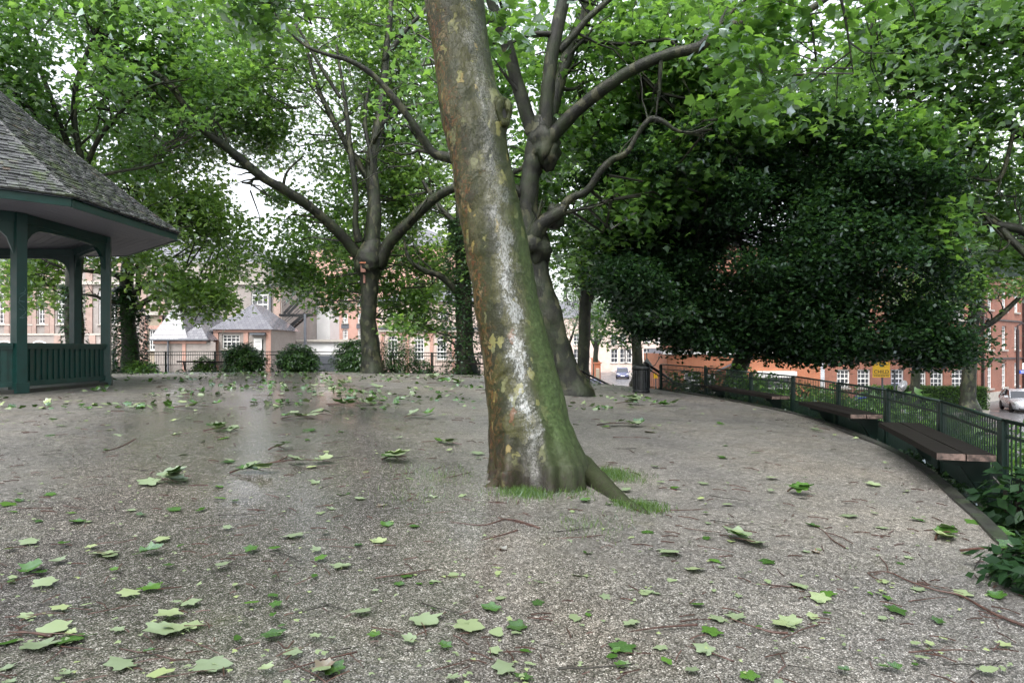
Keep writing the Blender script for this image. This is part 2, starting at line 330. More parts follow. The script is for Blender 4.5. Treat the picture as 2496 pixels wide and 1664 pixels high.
def m_bark(name, main=False):
    t = NT(name); v = t.coord((1, 1, 0.5)); vr = t.coord()
    w = t.noise(vr, 4.0, 5, 0.65); vm = t.n('VectorMath', operation='MULTIPLY_ADD'); t.l(w.outputs['Color'], vm.inputs[0]); vm.inputs[1].default_value = (0.22, 0.22, 0.22); t.l(v, vm.inputs[2])
    v1 = t.vor(vm.outputs[0], 6.5); s1 = t.n('SeparateColor'); t.l(v1.outputs['Color'], s1.inputs[0])
    v2 = t.vor(vm.outputs[0], 15); s2 = t.n('SeparateColor'); t.l(v2.outputs['Color'], s2.inputs[0])
    n3 = t.noise(vr, 2.2, 5, 0.65); n4 = t.noise(vr, 24, 6, 0.75); n5 = t.noise(t.coord((1, 1, 0.35)), 60, 4, 0.7)
    spk = t.ramp(n5.outputs[0], [(0.30, 0.45), (0.5, 1.0), (0.70, 1.55)])
    if main:
        c = t.ramp(s1.outputs[0], [(0, (0.013, 0.0145, 0.0028)), (0.3, (0.022, 0.023, 0.004)), (0.55, (0.032, 0.032, 0.007)), (0.72, (0.018, 0.021, 0.005)), (0.88, (0.040, 0.040, 0.016))], 'CONSTANT')
        c = t.mix(0.9, c, spk, 'MULTIPLY')
        sp = t.n('SeparateXYZ'); t.l(vr, sp.inputs[0])
        axis = t.math('ADD', t.math('ADD', sp.outputs[0], 0.5), t.math('MULTIPLY', sp.outputs[2], 0.155))
        a2 = t.math('ADD', axis, t.math('MULTIPLY', t.math('SUBTRACT', n3.outputs[0], 0.5), 0.42))
        # pale lime and ochre flakes
        fm = t.math('MULTIPLY', t.ramp(s2.outputs[1], [(0.0, 0.0), (0.885, 0.9)], 'CONSTANT'), t.ramp(n3.outputs[0], [(0.40, 0.0), (0.50, 1.0)]))
        c = t.mix(fm, c, t.ramp(s2.outputs[2], [(0, (0.145, 0.140, 0.050)), (0.45, (0.105, 0.110, 0.050)), (0.75, (0.17, 0.13, 0.040)), (0.9, (0.10, 0.045, 0.02))], 'CONSTANT'))
        # algae on the weather side
        low = t.ramp(t.math('MULTIPLY', sp.outputs[2], 0.2), [(0.0, 1.0), (0.45, 0.85), (0.8, 0.15)])
        alg = t.math('MULTIPLY', t.ramp(a2, [(0.58, 0.0), (0.74, 0.95)]), low)
        algc = t.ramp(n4.outputs[0], [(0.30, (0.012, 0.016, 0.007)), (0.45, (0.030, 0.050, 0.014)), (0.58, (0.050, 0.082, 0.026)), (0.72, (0.10, 0.125, 0.070))])
        c = t.mix(alg, c, algc)
        # rusty scaling bark on the sheltered side
        rust = t.math('MULTIPLY', t.ramp(a2, [(0.10, 1.0), (0.27, 0.0)]), t.ramp(n4.outputs[0], [(0.50, 0.0), (0.56, 0.9)]))
        c = t.mix(rust, c, t.ramp(s2.outputs[2], [(0, (0.095, 0.034, 0.011)), (0.4, (0.12, 0.062, 0.020)), (0.65, (0.030, 0.018, 0.010)), (0.85, (0.14, 0.10, 0.05))], 'CONSTANT'))
        # line of stem-flow: pale flaking crust, and wet sky sheen put into the colour
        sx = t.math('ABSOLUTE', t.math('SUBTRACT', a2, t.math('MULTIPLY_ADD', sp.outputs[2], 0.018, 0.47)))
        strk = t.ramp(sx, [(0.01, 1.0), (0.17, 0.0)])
        n6 = t.noise(t.coord((1, 1, 0.5)), 9, 5, 0.7); crust_sheen = t.ramp(t.math('ADD', t.math('MULTIPLY_ADD', n6.outputs[0], 0.6, t.math('MULTIPLY', n4.outputs[0], 0.5)), t.math('MULTIPLY', strk, 0.17)), [(0.665, 0.0), (0.715, 0.95)]); crust_sheen = t.math('MULTIPLY', crust_sheen, t.ramp(strk, [(0.0, 0.0), (0.3, 1.0)]))
        crust_sheen = t.math('MULTIPLY', crust_sheen, t.ramp(t.math('MULTIPLY', sp.outputs[2], 0.2), [(0.06, 0.1), (0.16, 1.0), (0.45, 0.9), (0.6, 0.4), (0.75, 0.15), (1.0, 0.2)]))
        crust_sheen = t.math('MULTIPLY', crust_sheen, t.ramp(n5.outputs[0], [(0.40, 0.15), (0.52, 1.0)])); c = t.mix(crust_sheen, c, t.mix(0.6, (0.19, 0.20, 0.20), spk, 'MULTIPLY'))
        base = t.ramp(sp.outputs[2], [(0.10, 1.0), (0.55, 0.0)]); c = t.mix(t.math('MULTIPLY', base, t.ramp(n4.outputs[0], [(0.38, 0.25), (0.6, 0.95)])), c, (0.020, 0.015, 0.013))
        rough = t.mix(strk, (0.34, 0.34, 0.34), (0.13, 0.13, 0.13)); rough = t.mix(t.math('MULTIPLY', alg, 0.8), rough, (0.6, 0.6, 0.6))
    else:
        c = t.ramp(s1.outputs[0], [(0, (0.006, 0.0065, 0.0042)), (0.35, (0.010, 0.011, 0.0065)), (0.62, (0.017, 0.018, 0.0105)), (0.84, (0.050, 0.050, 0.028))], 'CONSTANT')
        c = t.mix(0.9, c, spk, 'MULTIPLY')
        c = t.mix(t.ramp(n3.outputs[0], [(0.45, 0.0), (0.62, 0.75)]), c, t.ramp(n4.outputs[0], [(0.3, (0.008, 0.013, 0.005)), (0.7, (0.028, 0.042, 0.014))]))
        rough = t.ramp(n4.outputs[0], [(0.3, 0.30), (0.7, 0.62)])
    ridge = t.noise(t.coord((1, 1, 2.2)), 7.0, 6, 0.72, 0.6); de = t.vor(vm.outputs[0], 15, 'DISTANCE_TO_EDGE')
    h = t.math('ADD', t.math('MULTIPLY', ridge.outputs[0], 0.8), t.math('MULTIPLY', t.ramp(de.outputs[0], [(0.0, 0.0), (0.05, 1.0)]), 0.35))
    n1 = t.bump(h, 0.5, 0.018 if main else 0.05); n2 = t.bump(n4.outputs[0], 0.6, 0.012, n1)
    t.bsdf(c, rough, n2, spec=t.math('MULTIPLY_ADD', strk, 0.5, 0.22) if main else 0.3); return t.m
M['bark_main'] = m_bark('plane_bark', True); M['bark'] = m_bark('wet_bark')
# ================================================================== ground
G = Vector((-11.0, 18.0)); STREET = -2.5
def rb(th):                      # edge of the gravel as seen from the middle of the garden
    a = math.degrees(th) % 360
    pts = [(0, 17.5), (12, 17.3), (24, 17.4), (33, 17.6), (42, 17.6), (60, 18.2), (93, 18.3), (180, 18.6), (270, 19), (283, 20.5), (290, 26), (309, 26.5), (316.5, 20.3), (321, 19.5), (327, 19.0), (343, 18.1), (360, 17.5)]
    for (a0, r0), (a1, r1) in zip(pts, pts[1:]):
        if a0 <= a <= a1:
            return r0+(r1-r0)*(a-a0)/(a1-a0)
NT_, NR_ = 240, 46
def gravel():
    mb = MB(); V = []; Fc = []
    V.append((G.x, G.y, ground_z(G.x, G.y)))
    for j in range(1, NR_+1):
        for i in range(NT_):
            th = 2*PI*i/NT_; r = rb(th)*j/NR_; x = G.x+r*math.cos(th); y = G.y+r*math.sin(th)
            z = ground_z(x, y)+0.012*float(noise3((x, y, 0), 0.55)) 
            V.append((x, y, z))
    for i in range(NT_): Fc.append((0, 1+i, 1+(i+1) % NT_))
    for j in range(NR_-1):
        for i in range(NT_):
            a = 1+j*NT_; b = a+NT_; k = (i+1) % NT_
            Fc.append((a+i, b+i, b+k, a+k))
    mb.add(V, Fc)
    mb.obj('gravel_ground', M['gravel'], smooth=True, kind='structure', label='wet resin-bound gravel floor of the garden')
gravel()
def street_z(x, y): return STREET
def bank():
    mb = MB(); V = []; Fc = []; prof = [(0.0, -0.03), (0.35, -0.22), (1.0, -0.26), (1.8, -0.45), (4.0, -1.5), (6.5, -2.55), (7.2, -2.75)]
    for (dr, dz) in prof:
        for i in range(NT_):
            th = 2*PI*i/NT_; r0 = rb(th); r = r0+dr; x = G.x+r0*math.cos(th); y = G.y+r0*math.sin(th)
            z0 = ground_z(x, y); zz = z0+dz if dr < 1.2 else z0-0.26+(dz+0.26)/(2.75-0.26)*(z0-0.26-(STREET-0.25))
            V.append((G.x+r*math.cos(th), G.y+r*math.sin(th), zz+(0.05*float(noise3((x+dr, y, 0), 1.1)) if dr > 0.5 else 0)))
    for j in range(len(prof)-1):
        for i in range(NT_):
            a = j*NT_; b = a+NT_; k = (i+1) % NT_
            d = math.degrees(2*PI*i/NT_)
            if 25 <= d < 39 and j >= 2: continue          # the flight of steps is cut through here
            Fc.append((a+i, b+i, b+k, a+k))
    mb.add(V, Fc); mb.obj('planted_bank', M['soil'], smooth=True, kind='structure', label='earth bank sloping from the garden down to the road')
bank()
mb = MB(); mb.add([(-900, -600, STREET), (900, -600, STREET), (900, 1600, STREET), (-900, 1600, STREET)], [(0, 1, 2, 3)])
mb.obj('road', M['asphalt'], kind='structure', label='wet grey tarmac road around the garden')
# pavements with kerb step
def slab(name, poly, label, z1=STREET+0.13, mat='paving'):
    mb = MB(); mb.prism(poly, lambda a, b, t: (a, b, t), STREET-0.2, z1); return mb.obj(name, M[mat], kind='structure', label=label)
slab('pavement', [(17.2, 41), (29, 41.6), (31.2, 44.5), (33.5, 72), (60, 150), (17, 150)], 'pale wet pavement in front of the red brick flats')
slab('pavement', [(-60, 44), (-4, 44), (6, 50), (11.6, 92), (13, 180), (-60, 180)], 'pale wet pavement in front of the school')
# dark stone edging along the right-hand border of the gravel
kerb_mb = MB()
def edging():
    n = 0
    root = empty('stone_edging', (0, 0, 0), label='dark stone edging between gravel and railing bed', cat='edging')
    a = 318.0
    while a < 376:
        th0, th1 = R(a), R(a+2.2); pts = []
        for th in (th0, (th0+th1)/2, th1):
            r = rb(th % (2*PI))+0.05; pts.append(Vector((G.x+r*math.cos(th), G.y+r*math.sin(th), 0)))
        for p in pts: p.z = ground_z(p.x, p.y)-0.02
        mb = MB(); mb.bar(pts[0].lerp(pts[2], 0.012), pts[2], 0.13, 0.12)
        mb.obj('edging_stone', M['edging'], root); a += 2.2
M['edging'] = simple('edging', (0.022, 0.022, 0.020), 0.5, 0.4, 7.0, 0.01, dirt=(0.03, 0.045, 0.02))
edging()
# steps down to the street
def steps():
    root = empty('garden_steps', (0, 0, 0), label='wide stone steps going down from the garden to the street', cat='steps')
    dv = Vector((math.cos(R(33)), math.sin(R(33)), 0)); sv = Vector((-dv.y, dv.x, 0)); o = Vector((G.x, G.y, 0))+dv*17.55
    z0 = ground_z(o.x, o.y)-0.02
    for k in range(15):
        z = z0-0.17*(k+1); c = o+dv*(0.02+0.33*k+0.165)+Vector((0, 0, z-0.45))
        mb = MB(); mb.box(c, (0.329, 4.6, 0.9), M=Matrix((dv, sv, Vector((0, 0, 1)))).transposed()); mb.obj('step', M['concrete'], root)
steps()

# ================================================================== windows and facades
_wc = {}
def arch_pts(w, h, rise, n=10):
    out = []
    for k in range(n+1):
        a = PI*k/n; out.append((w/2+w/2*math.cos(a), h-rise+rise*math.sin(a)))
    return out     # right spring -> top -> left spring
def window_mesh(w, h, rise, nx, ny, fw=0.09):
    key = (round(w, 2), round(h, 2), round(rise, 2), nx, ny, fw)
    if key in _wc: return _wc[key]
    mb = MB(); g = MB(); H = h-rise
    mb.box((fw/2, 0, H/2), (fw, 0.09, H)); mb.box((w-fw/2, 0, H/2), (fw, 0.09, H)); mb.box((w/2, 0, fw*0.6), (w-2*fw, 0.11, fw*1.2))
    if rise > 0:
        ap = arch_pts(w, h, rise); ip = arch_pts(w-2*fw, h-fw, rise-fw*0.4); ip = [(a+fw, b) for a, b in ip]
        for k in range(len(ap)-1):
            q = [ap[k], ap[k+1], ip[k+1], ip[k]]; mb.prism(q, lambda a, b, t: (a, t, b), -0.045, 0.045)
    else: mb.box((w/2, 0, h-fw/2), (w-2*fw, 0.09, fw))
    for i in range(1, nx):
        x = w*i/nx; top = h-fw if rise == 0 else (h-rise+rise*math.sqrt(max(0, 1-((x-w/2)/(w/2))**2))-fw)
        mb.box((x, 0, top/2), (0.045, 0.055, top))
    for j in range(1, ny):
        z = H*j/ny; thick = 0.09 if j == ny//2 else 0.045
        mb.box((w/2, 0.002, z), (w-2*fw, 0.06, thick))
    if rise > 0: mb.box((w/2, 0.002, H), (w-2*fw, 0.065, 0.09))
    out = [(0.02, 0.02), (w-0.02, 0.02), (w-0.02, H)]+(arch_pts(w-0.04, h-0.03, rise-0.02)[1:-1] if rise > 0 else [(w-0.02, h-0.02)])+[(0.02, H)]
    if rise == 0: out = [(0.02, 0.02), (w-0.02, 0.02), (w-0.02, h-0.02), (0.02, h-0.02)]
    else: out = [(a+(0.02 if 2 < k < len(out)-1 else 0), b) for k, (a, b) in enumerate(out)]
    g.prism(out, lambda a, b, t: (a, t, b), 0.018, 0.026)
    _wc[key] = (mb.mesh('window', M['white_paint']), g.mesh('pane', M['glass'])); return _wc[key]
def facade(parent, loc, rz, W, H, wins, mat, name='wall', sill='stone', depth=0.16, lintel=None):
    """wall in its own x-z plane facing -y; wins: (x, z, w, h, rise, nx, ny)"""
    xs = sorted({0.0, W}|{round(q, 3) for a in wins for q in (a[0], a[0]+a[2])}); zs = sorted({0.0, H}|{round(q, 3) for a in wins for q in (a[1], a[1]+a[3])})
    mb = MB()
    for i in range(len(xs)-1):
        for j in range(len(zs)-1):
            cx, cz = (xs[i]+xs[i+1])/2, (zs[j]+zs[j+1])/2
            if any(a[0] < cx < a[0]+a[2] and a[1] < cz < a[1]+a[3] for a in wins): continue
            mb.add([(xs[i], 0, zs[j]), (xs[i+1], 0, zs[j]), (xs[i+1], 0, zs[j+1]), (xs[i], 0, zs[j+1])], [(0, 1, 2, 3)])
    for (x, z, w, h, rise, nx, ny) in wins:
        if rise > 0:
            ap = arch_pts(w, h, rise); n = len(ap); top = [(x+a, z+b) for a, b in ap]; m = n//2
            rg = [(x+w, z+h)]+[top[k] for k in range(m, -1, -1)]; lf = [(x, z+h)]+[top[k] for k in range(n-1, m-1, -1)]
            for k in range(1, len(rg)-1): mb.add([(rg[0][0], 0, rg[0][1]), (rg[k][0], 0, rg[k][1]), (rg[k+1][0], 0, rg[k+1][1])], [(0, 1, 2)])
            for k in range(1, len(lf)-1): mb.add([(lf[0][0], 0, lf[0][1]), (lf[k+1][0], 0, lf[k+1][1]), (lf[k][0], 0, lf[k][1])], [(0, 1, 2)])
            loop = [(x, z), (x+w, z)]+top
        else: loop = [(x, z), (x+w, z), (x+w, z+h), (x, z+h)]
        for k in range(len(loop)):
            a, b = loop[k], loop[(k+1) % len(loop)]
            mb.add([(a[0], 0, a[1]), (b[0], 0, b[1]), (b[0], depth+0.1, b[1]), (a[0], depth+0.1, a[1])], [(0, 1, 2, 3)])
    mb.add([(0, 0, H), (W, 0, H), (W, 0.35, H), (0, 0.35, H)], [(0, 1, 2, 3)])
    mb.obj(name, M[mat], parent, loc=loc, rot=(0, 0, rz))
    Mx = Matrix.Translation(loc)@Matrix.Rotation(rz, 4, 'Z')
    for (x, z, w, h, rise, nx, ny) in wins:
        wm, gm = window_mesh(w, h, rise, nx, ny)
        o = mesh_obj('window', wm, parent, loc=Mx@Vector((x, depth, z)), rot=(0, 0, rz))
        mesh_obj('pane', gm, o)
        if sill:
            b = MB(); b.box((w/2, -depth-0.02, -0.06), (w+0.2, 0.22, 0.12)); b.obj('sill', M[sill], o)
        if lintel and rise == 0:
            b = MB(); b.box((w/2, -depth-0.004, h+0.13), (w+0.3, 0.05, 0.26)); b.obj('lintel', M[lintel], o)
def part_box(parent, name, mat, loc, rz, c, sz):
    mb = MB(); mb.box(c, sz); return mb.obj(name, M[mat], parent, loc=loc, rot=(0, 0, rz))
def wall_solid(parent, mat, c, sz, name='wall'):
    mb = MB(); mb.box(c, sz); return mb.obj(name, M[mat], parent)
def hip_roof(parent, mat, x0, x1, y0, y1, z0, rise, ov=0.3, name='roof'):
    mb = MB(); x0 -= ov; x1 += ov; y0 -= ov; y1 += ov; h = min(x1-x0, y1-y0)/2
    if x1-x0 > y1-y0: a, b = (x0+h, (y0+y1)/2), (x1-h, (y0+y1)/2)
    else: a, b = ((x0+x1)/2, y0+h), ((x0+x1)/2, y1-h)
    V = [(x0, y0, z0), (x1, y0, z0), (x1, y1, z0), (x0, y1, z0), (a[0], a[1], z0+rise), (b[0]+0.001, b[1]+0.001, z0+rise)]
    if x1-x0 > y1-y0: Fc = [(0, 1, 5, 4), (1, 2, 5), (2, 3, 4, 5), (3, 0, 4)]
    else: Fc = [(0, 1, 4), (1, 2, 5, 4), (2, 3, 5), (3, 0, 4, 5)]
    Fc.append((3, 2, 1, 0)); mb.add(V, Fc); return mb.obj(name, M[mat], parent)

# ---- school: grey-brown brick with red pilasters and tall arched windows
def school():
    D = 62.0; z0 = STREET; x0 = -52.0; 
    root = empty('school_building', (0, 0, 0), label='grey brick school with red pilasters and tall arched white windows', cat='building')
    ux = lambda u, d=D: (u-1248)/F*d
    wins = []; base = Vector((x0, D, z0)); zz = lambda v, d=D: EYE+(849-v)/F*d-z0
    for u in (-90, -45, -4, 51, 93, 139, 240, 268):
        arched = u < 200
        wins.append((ux(u)-x0, zz(790), 1.05 if u != 93 else 0.9, zz(703)-zz(790), 0.5 if arched else 0.0, 3, 6))
    wins.append((ux(612)-x0, zz(765), 1.55, zz(703)-zz(765), 0.6, 3, 4))
    facade(root, base, 0, ux(688)-x0, zz(640), wins, 'brick_grey')
    for u in (-115, -70, -25, 18, 31, 72, 84, 116, 128, 168, 218, 296, 350, 395, 676):
        wd = 0.62 if u > 200 else 0.42
        part_box(root, 'pilaster', 'brick_rose', base, 0, (ux(u)-x0, -0.05, zz(640)/2), (wd, 0.1, zz(640)-0.02))
    part_box(root, 'cornice', 'stone', base, 0, ((ux(688)-x0)/2, -0.12, zz(690)), (ux(688)-x0, 0.24, 0.3))
    part_box(root, 'string_course', 'stone', base, 0, ((ux(688)-x0)/2, -0.08, zz(822)), (ux(688)-x0, 0.16, 0.16))
    part_box(root, 'wall', 'brick_grey', base, 0, (ux(688)-x0-0.25, 6.2, zz(640)/2), (0.49, 12, zz(640)-0.02))
    part_box(root, 'drainpipe', 'lead', base, 0, (ux(660)-x0, -0.16, zz(640)/2), (0.16, 0.16, zz(640)))
    # upper storey in red brick
    up = [(ux(u)-x0, 1.2, 1.1, 2.3, 0.0, 3, 4) for u in (-40, 30, 100, 170, 240, 390, 430, 560)]
    hip_roof(root, 'slate', x0, ux(688), D+0.6, D+12, z0+zz(640), 3.2)
school()
def yard_wall():
    root = empty('yard_wall', (0, 0, 0), label='brick yard wall with stone coping in front of the school', cat='wall')
    D = 57.0; x0, x1 = -50.0, -33.2; z1 = EYE+(849-817)/F*D
    wall_solid(root, 'brick_grey', ((x0+x1)/2, D, (STREET+z1)/2), (x1-x0, 0.4, z1-STREET))
    wall_solid(root, 'stone', ((x0+x1)/2, D, z1+0.07), (x1-x0+0.1, 0.56, 0.14), 'coping')
    k = 0; x = x0+0.6
    while x < x1:
        wall_solid(root, 'brick_rose', (x, D-0.22, (STREET+z1)/2), (0.55, 0.1, z1-STREET-0.02), 'pier'); x += 2.9
    x = x0+2.0
    while x < x1-1:
        mb = MB(); mb.tube([(x+0.8*math.cos(a), D-0.24, z1-1.2+0.7*math.sin(a)) for a in np.linspace(0, PI, 11)], 0.05, 5); mb.obj('arch', M['render_white'], root); x += 2.9
yard_wall()
# ---- low annexe with hipped slate roofs in front of the school
def annexe():
    root = empty('school_annexe', (0, 0, 0), label='low brick annexe with hipped slate roofs and white sash windows', cat='building')
    D = 52.0; ux = lambda u, d=D: (u-1248)/F*d; zz = lambda v, d=D: EYE+(849-v)/F*d
    # main low range
    xa, xb = ux(523), ux(660); z1 = zz(803)
    wins = [(ux(541)-xa, zz(850)-STREET, 1.35, zz(815)-zz(850), 0.0, 4, 4)]
    door = (ux(620)-xa, zz(875)-STREET-0.9, 0.72, zz(825)-zz(875)+0.9, 0.0, 1, 1)
    facade(root, Vector((xa, D, STREET)), 0, xb-xa, z1-STREET, wins+[door], 'brick_grey', lintel=None)
    for u in (527, 600, 655): part_box(root, 'quoin', 'brick_mill', Vector((0, 0, 0)), 0, (ux(u), D-0.04, (STREET+z1)/2), (0.36, 0.08, z1-STREET-0.01))
    part_box(root, 'eaves_band', 'brick_mill', Vector((0, 0, 0)), 0, ((xa+xb)/2, D-0.07, z1-0.1), (xb-xa+0.1, 0.14, 0.2))
    wall_solid(root, 'brick_grey', (xb-0.15, D+3.0, (STREET+z1)/2), (0.29, 5.9, z1-STREET-0.02)); wall_solid(root, 'brick_grey', (xa+0.15, D+3.0, (STREET+z1)/2), (0.29, 5.9, z1-STREET-0.02))
    hip_roof(root, 'slate', xa, xb, D, D+6, z1, 2.1)
    # door hood and white notice board on the door
    part_box(root, 'door_hood', 'lead', Vector((0, 0, 0)), 0, (ux(632), D-0.2, zz(814)), (1.15, 0.4, 0.14))
    b = part_box(root, 'notice_board', 'white_paint', Vector((0, 0, 0)), 0, (ux(629), D-0.03, zz(846)), (0.62, 0.05, 1.35))
    mk = MB()
    for j, zc in enumerate((0.42, 0.36, 0.14, 0.06, -0.02, -0.22, -0.3)):
        x = -0.22
        while x < 0.2:
            w = 0.03+0.05*random.random(); mk.box((ux(629)+x+w/2, D-0.058, zz(846)+zc), (w, 0.004, 0.028)); x += w+0.02
    mk.obj('faded_lettering', M['sign_back'], b)
    # lower lean range to the left
    xa2, xb2 = ux(402), ux(524); D2 = 50.5; z2 = EYE+(849-829)/F*D2
    facade(root, Vector((xa2, D2, STREET)), 0, xb2-xa2, z2-STREET, [], 'brick_grey')
    part_box(root, 'panel', 'brick_grey', Vector((0, 0, 0)), 0, (ux(488, D2), D2-0.03, (STREET+z2)/2), (2.3, 0.06, z2-STREET-0.3))
    part_box(root, 'quoin', 'brick_mill', Vector((0, 0, 0)), 0, (ux(450, D2), D2-0.06, (STREET+z2)/2), (0.25, 0.12, z2-STREET-0.02))
    part_box(root, 'eaves_band', 'brick_mill', Vector((0, 0, 0)), 0, ((xa2+xb2)/2, D2-0.07, z2-0.16), (xb2-xa2+0.1, 0.14, 0.18))
    part_box(root, 'gutter', 'lead', Vector((0, 0, 0)), 0, ((xa2+xb2)/2, D2-0.32, z2+0.03), (xb2-xa2+0.5, 0.14, 0.1))
    hip_roof(root, 'slate', xa2, xb2-1.5, D2, D2+9, z2, 2.9); hip_roof(root, 'slate', ux(446, D2), xb2, D2-0.05, D2+3.4, z2+0.02, 1.25)
    mb = MB(); mb.tube([(ux(413, D2), D2-0.2, STREET), (ux(413, D2), D2-0.2, z2)], 0.07, 6); mb.obj('drainpipe', M['lead'], root)
    # tall bay left with its own window
    xa3, xb3 = ux(362), ux(405); D3 = 51.5; z3 = EYE+(849-768)/F*D3
    facade(root, Vector((xa3, D3, STREET)), 0, xb3-xa3, z3-STREET, [(ux(371, D3)-ux(362, D3), EYE+(849-854)/F*D3-STREET, 0.66, 52/F*D3, 0.0, 3, 4)], 'brick_stock', lintel='brick_mill')
    for xx in (xa3+0.1, xb3-0.12): part_box(root, 'quoin', 'brick_mill', Vector((0, 0, 0)), 0, (xx, D3-0.04, (STREET+z3)/2), (0.2, 0.08, z3-STREET-0.02))
    part_box(root, 'coping', 'stone', Vector((0, 0, 0)), 0, ((xa3+xb3)/2, D3-0.05, z3+0.09), (xb3-xa3+0.3, 0.5, 0.18))
    wall_solid(root, 'brick_grey', ((xa3+xb3)/2, D3+4.2, (STREET+z3)/2), (xb3-xa3, 8, z3-STREET-0.02))
annexe()
# ---- black iron fire escape
def fire_escape():
    root = empty('fire_escape', (0, 0, 0), label='black iron fire escape stair beside the school', cat='stair')
    D = 58.0; q = lambda u, v: P(u, v, D)
    part = MB()
    for y in (0, 1.0):
        part.bar(q(692, 808)+Vector((0, y, 0)), q(745, 764)+Vector((0, y, 0)), 0.08, 0.28)
        part.bar(q(692, 764)+Vector((0, y, 0)), q(755, 700)+Vector((0, y, 0)), 0.06, 0.22)
    part.obj('stringer', M['black_paint'], root)
    for k in range(11):
        p = q(694+5.0*k, 806-4.1*k); mb = MB(); mb.box(p+Vector((0, 0.5, 0)), (0.3, 0.98, 0.05)); mb.obj('tread', M['black_paint'], root)
    mb = MB(); mb.box(q(722, 768)+Vector((0, 0.5, 0)), (2.9, 1.1, 0.22)); mb.obj('landing', M['black_paint'], root)
    mb = MB(); mb.bar(q(744, 765), q(744, 900), 0.2, 0.2); mb.obj('column', M['lead'], root)
    rl = MB()
    for (a, b) in (((692, 783), (745, 738)), ((692, 790), (745, 745)), ((692, 745), (755, 680)), ((745, 745), (775, 745)), ((692, 738), (722, 710))): rl.tube([q(*a), q(*b)], 0.03, 5)
    for k in range(9): rl.tube([q(742+4*k, 766), q(742+4*k, 745)], 0.018, 4)
    rl.obj('handrail', M['black_paint'], root)
    mb = MB(); mb.bar(q(690, 835), q(706, 852), 0.06, 0.06); mb.bar(q(690, 815), q(712, 815), 0.05, 0.05); mb.obj('bracket', M['black_paint'], root)
fire_escape()
def white_block():
    root = empty('white_outbuilding', (0, 0, 0), label='low white rendered outbuilding with flat roof beyond the railing', cat='building')
    D = 66.0; ux = lambda u: (u-1248)/F*D; zz = lambda v: EYE+(849-v)/F*D
    wall_solid(root, 'render_white', ((ux(690)+ux(905))/2, D+3, (STREET+zz(833))/2), (ux(905)-ux(690), 6, zz(833)-STREET))
    wall_solid(root, 'stone', ((ux(690)+ux(905))/2, D+2.9, zz(830)), (ux(905)-ux(690)+0.3, 6.5, 0.22), 'coping')
    wall_solid(root, 'render_white', ((ux(690)+ux(757))/2, D+9, (STREET+zz(740))/2), (ux(757)-ux(690), 4, zz(740)-STREET), 'stair_tower')
    wall_solid(root, 'lead', ((ux(765)+ux(835))/2, D-2.0, zz(885)), (ux(835)-ux(765), 1.5, 1.5), 'store')
white_block()
def red_mill():
    root = empty('red_brick_block', (0, 0, 0), label='red brick block with rows of small arched white windows', cat='building')
    D = 82.0; ux = lambda u: (u-1248)/F*D; zz = lambda v: EYE+(849-v)/F*D-STREET; xa = ux(752); wins = []
    for u in (764, 799, 835, 872, 935, 1010, 1070):
        for v in (826, 787, 745, 700): wins.append((ux(u)-xa, zz(v), 0.62, zz(v-25)-zz(v), 0.14, 3, 4))
    facade(root, Vector((xa, D, STREET)), 0, ux(1130)-xa, zz(600), wins, 'brick_mill')
    hip_roof(root, 'slate', xa, ux(1130), D, D+12, STREET+zz(600), 3.5)
    for u in (764, 799, 835, 872): part_box(root, 'blue_brick_panel', 'lead', Vector((xa, D, STREET)), 0, (ux(u)-xa+0.3, -0.02, zz(795)), (0.9, 0.04, 0.55))
    b = MB(); q = P(786, 795, D-0.25)
    b.bar(q, q+Vector((0, 0, -1.1)), 0.08, 0.08); b.bar(q, q+Vector((-0.7, -0.1, 0)), 0.06, 0.06); b.lathe(q+Vector((-0.7, -0.1, -0.35)), [(0.16, 0), (0.05, 0.3)], 8); b.obj('wall_lamp', M['black_paint'], root)
red_mill()
def arcade():
    root = empty('arcaded_hall', (0, 0, 0), label='pale pink brick hall with big round-arched white windows', cat='building')
    D = 62.0; ux = lambda u: (u-1248)/F*D; zz = lambda v: EYE+(849-v)/F*D-STREET; xa = ux(922); wins = []
    for u in (945, 1009, 1064, 1098): wins.append((ux(u)-xa, zz(876), 0.92, zz(817)-zz(876), 0.42, 3, 5))
    for u in (944, 1010, 1066): wins.append((ux(u)-xa, zz(776), 0.85, zz(757)-zz(776), 0.0, 3, 2))
    facade(root, Vector((xa, D, STREET)), 0, ux(1190)-xa, zz(735), wins, 'brick_pink')
    part_box(root, 'gutter', 'lead', Vector((xa, D, STREET)), 0, ((ux(1190)-xa)/2, -0.12, zz(800)), (ux(1190)-xa, 0.24, 0.16))
    part_box(root, 'cornice', 'stone', Vector((xa, D, STREET)), 0, ((ux(1190)-xa)/2, -0.1, zz(805)-0.05), (ux(1190)-xa-0.1, 0.2, 0.16))
    for u in (945, 1009, 1064, 1098):
        mb = MB(); cx = ux(u)-xa+0.46
        mb.tube([(cx+1.0*math.cos(a), -0.03, zz(830)+1.0*math.sin(a)) for a in np.linspace(0, PI, 13)], 0.13, 4); mb.obj('brick_arch', M['brick_mill'], root, loc=(xa, D, STREET))
    for u in (932, 993, 1052, 1105): part_box(root, 'pilaster', 'brick_mill', Vector((xa, D, STREET)), 0, (ux(u)-xa, -0.04, zz(806)/2), (0.3, 0.08, zz(806)-0.2))
    hip_roof(root, 'slate', xa, ux(1190), D, D+9, STREET+zz(735), 2.0)
arcade()
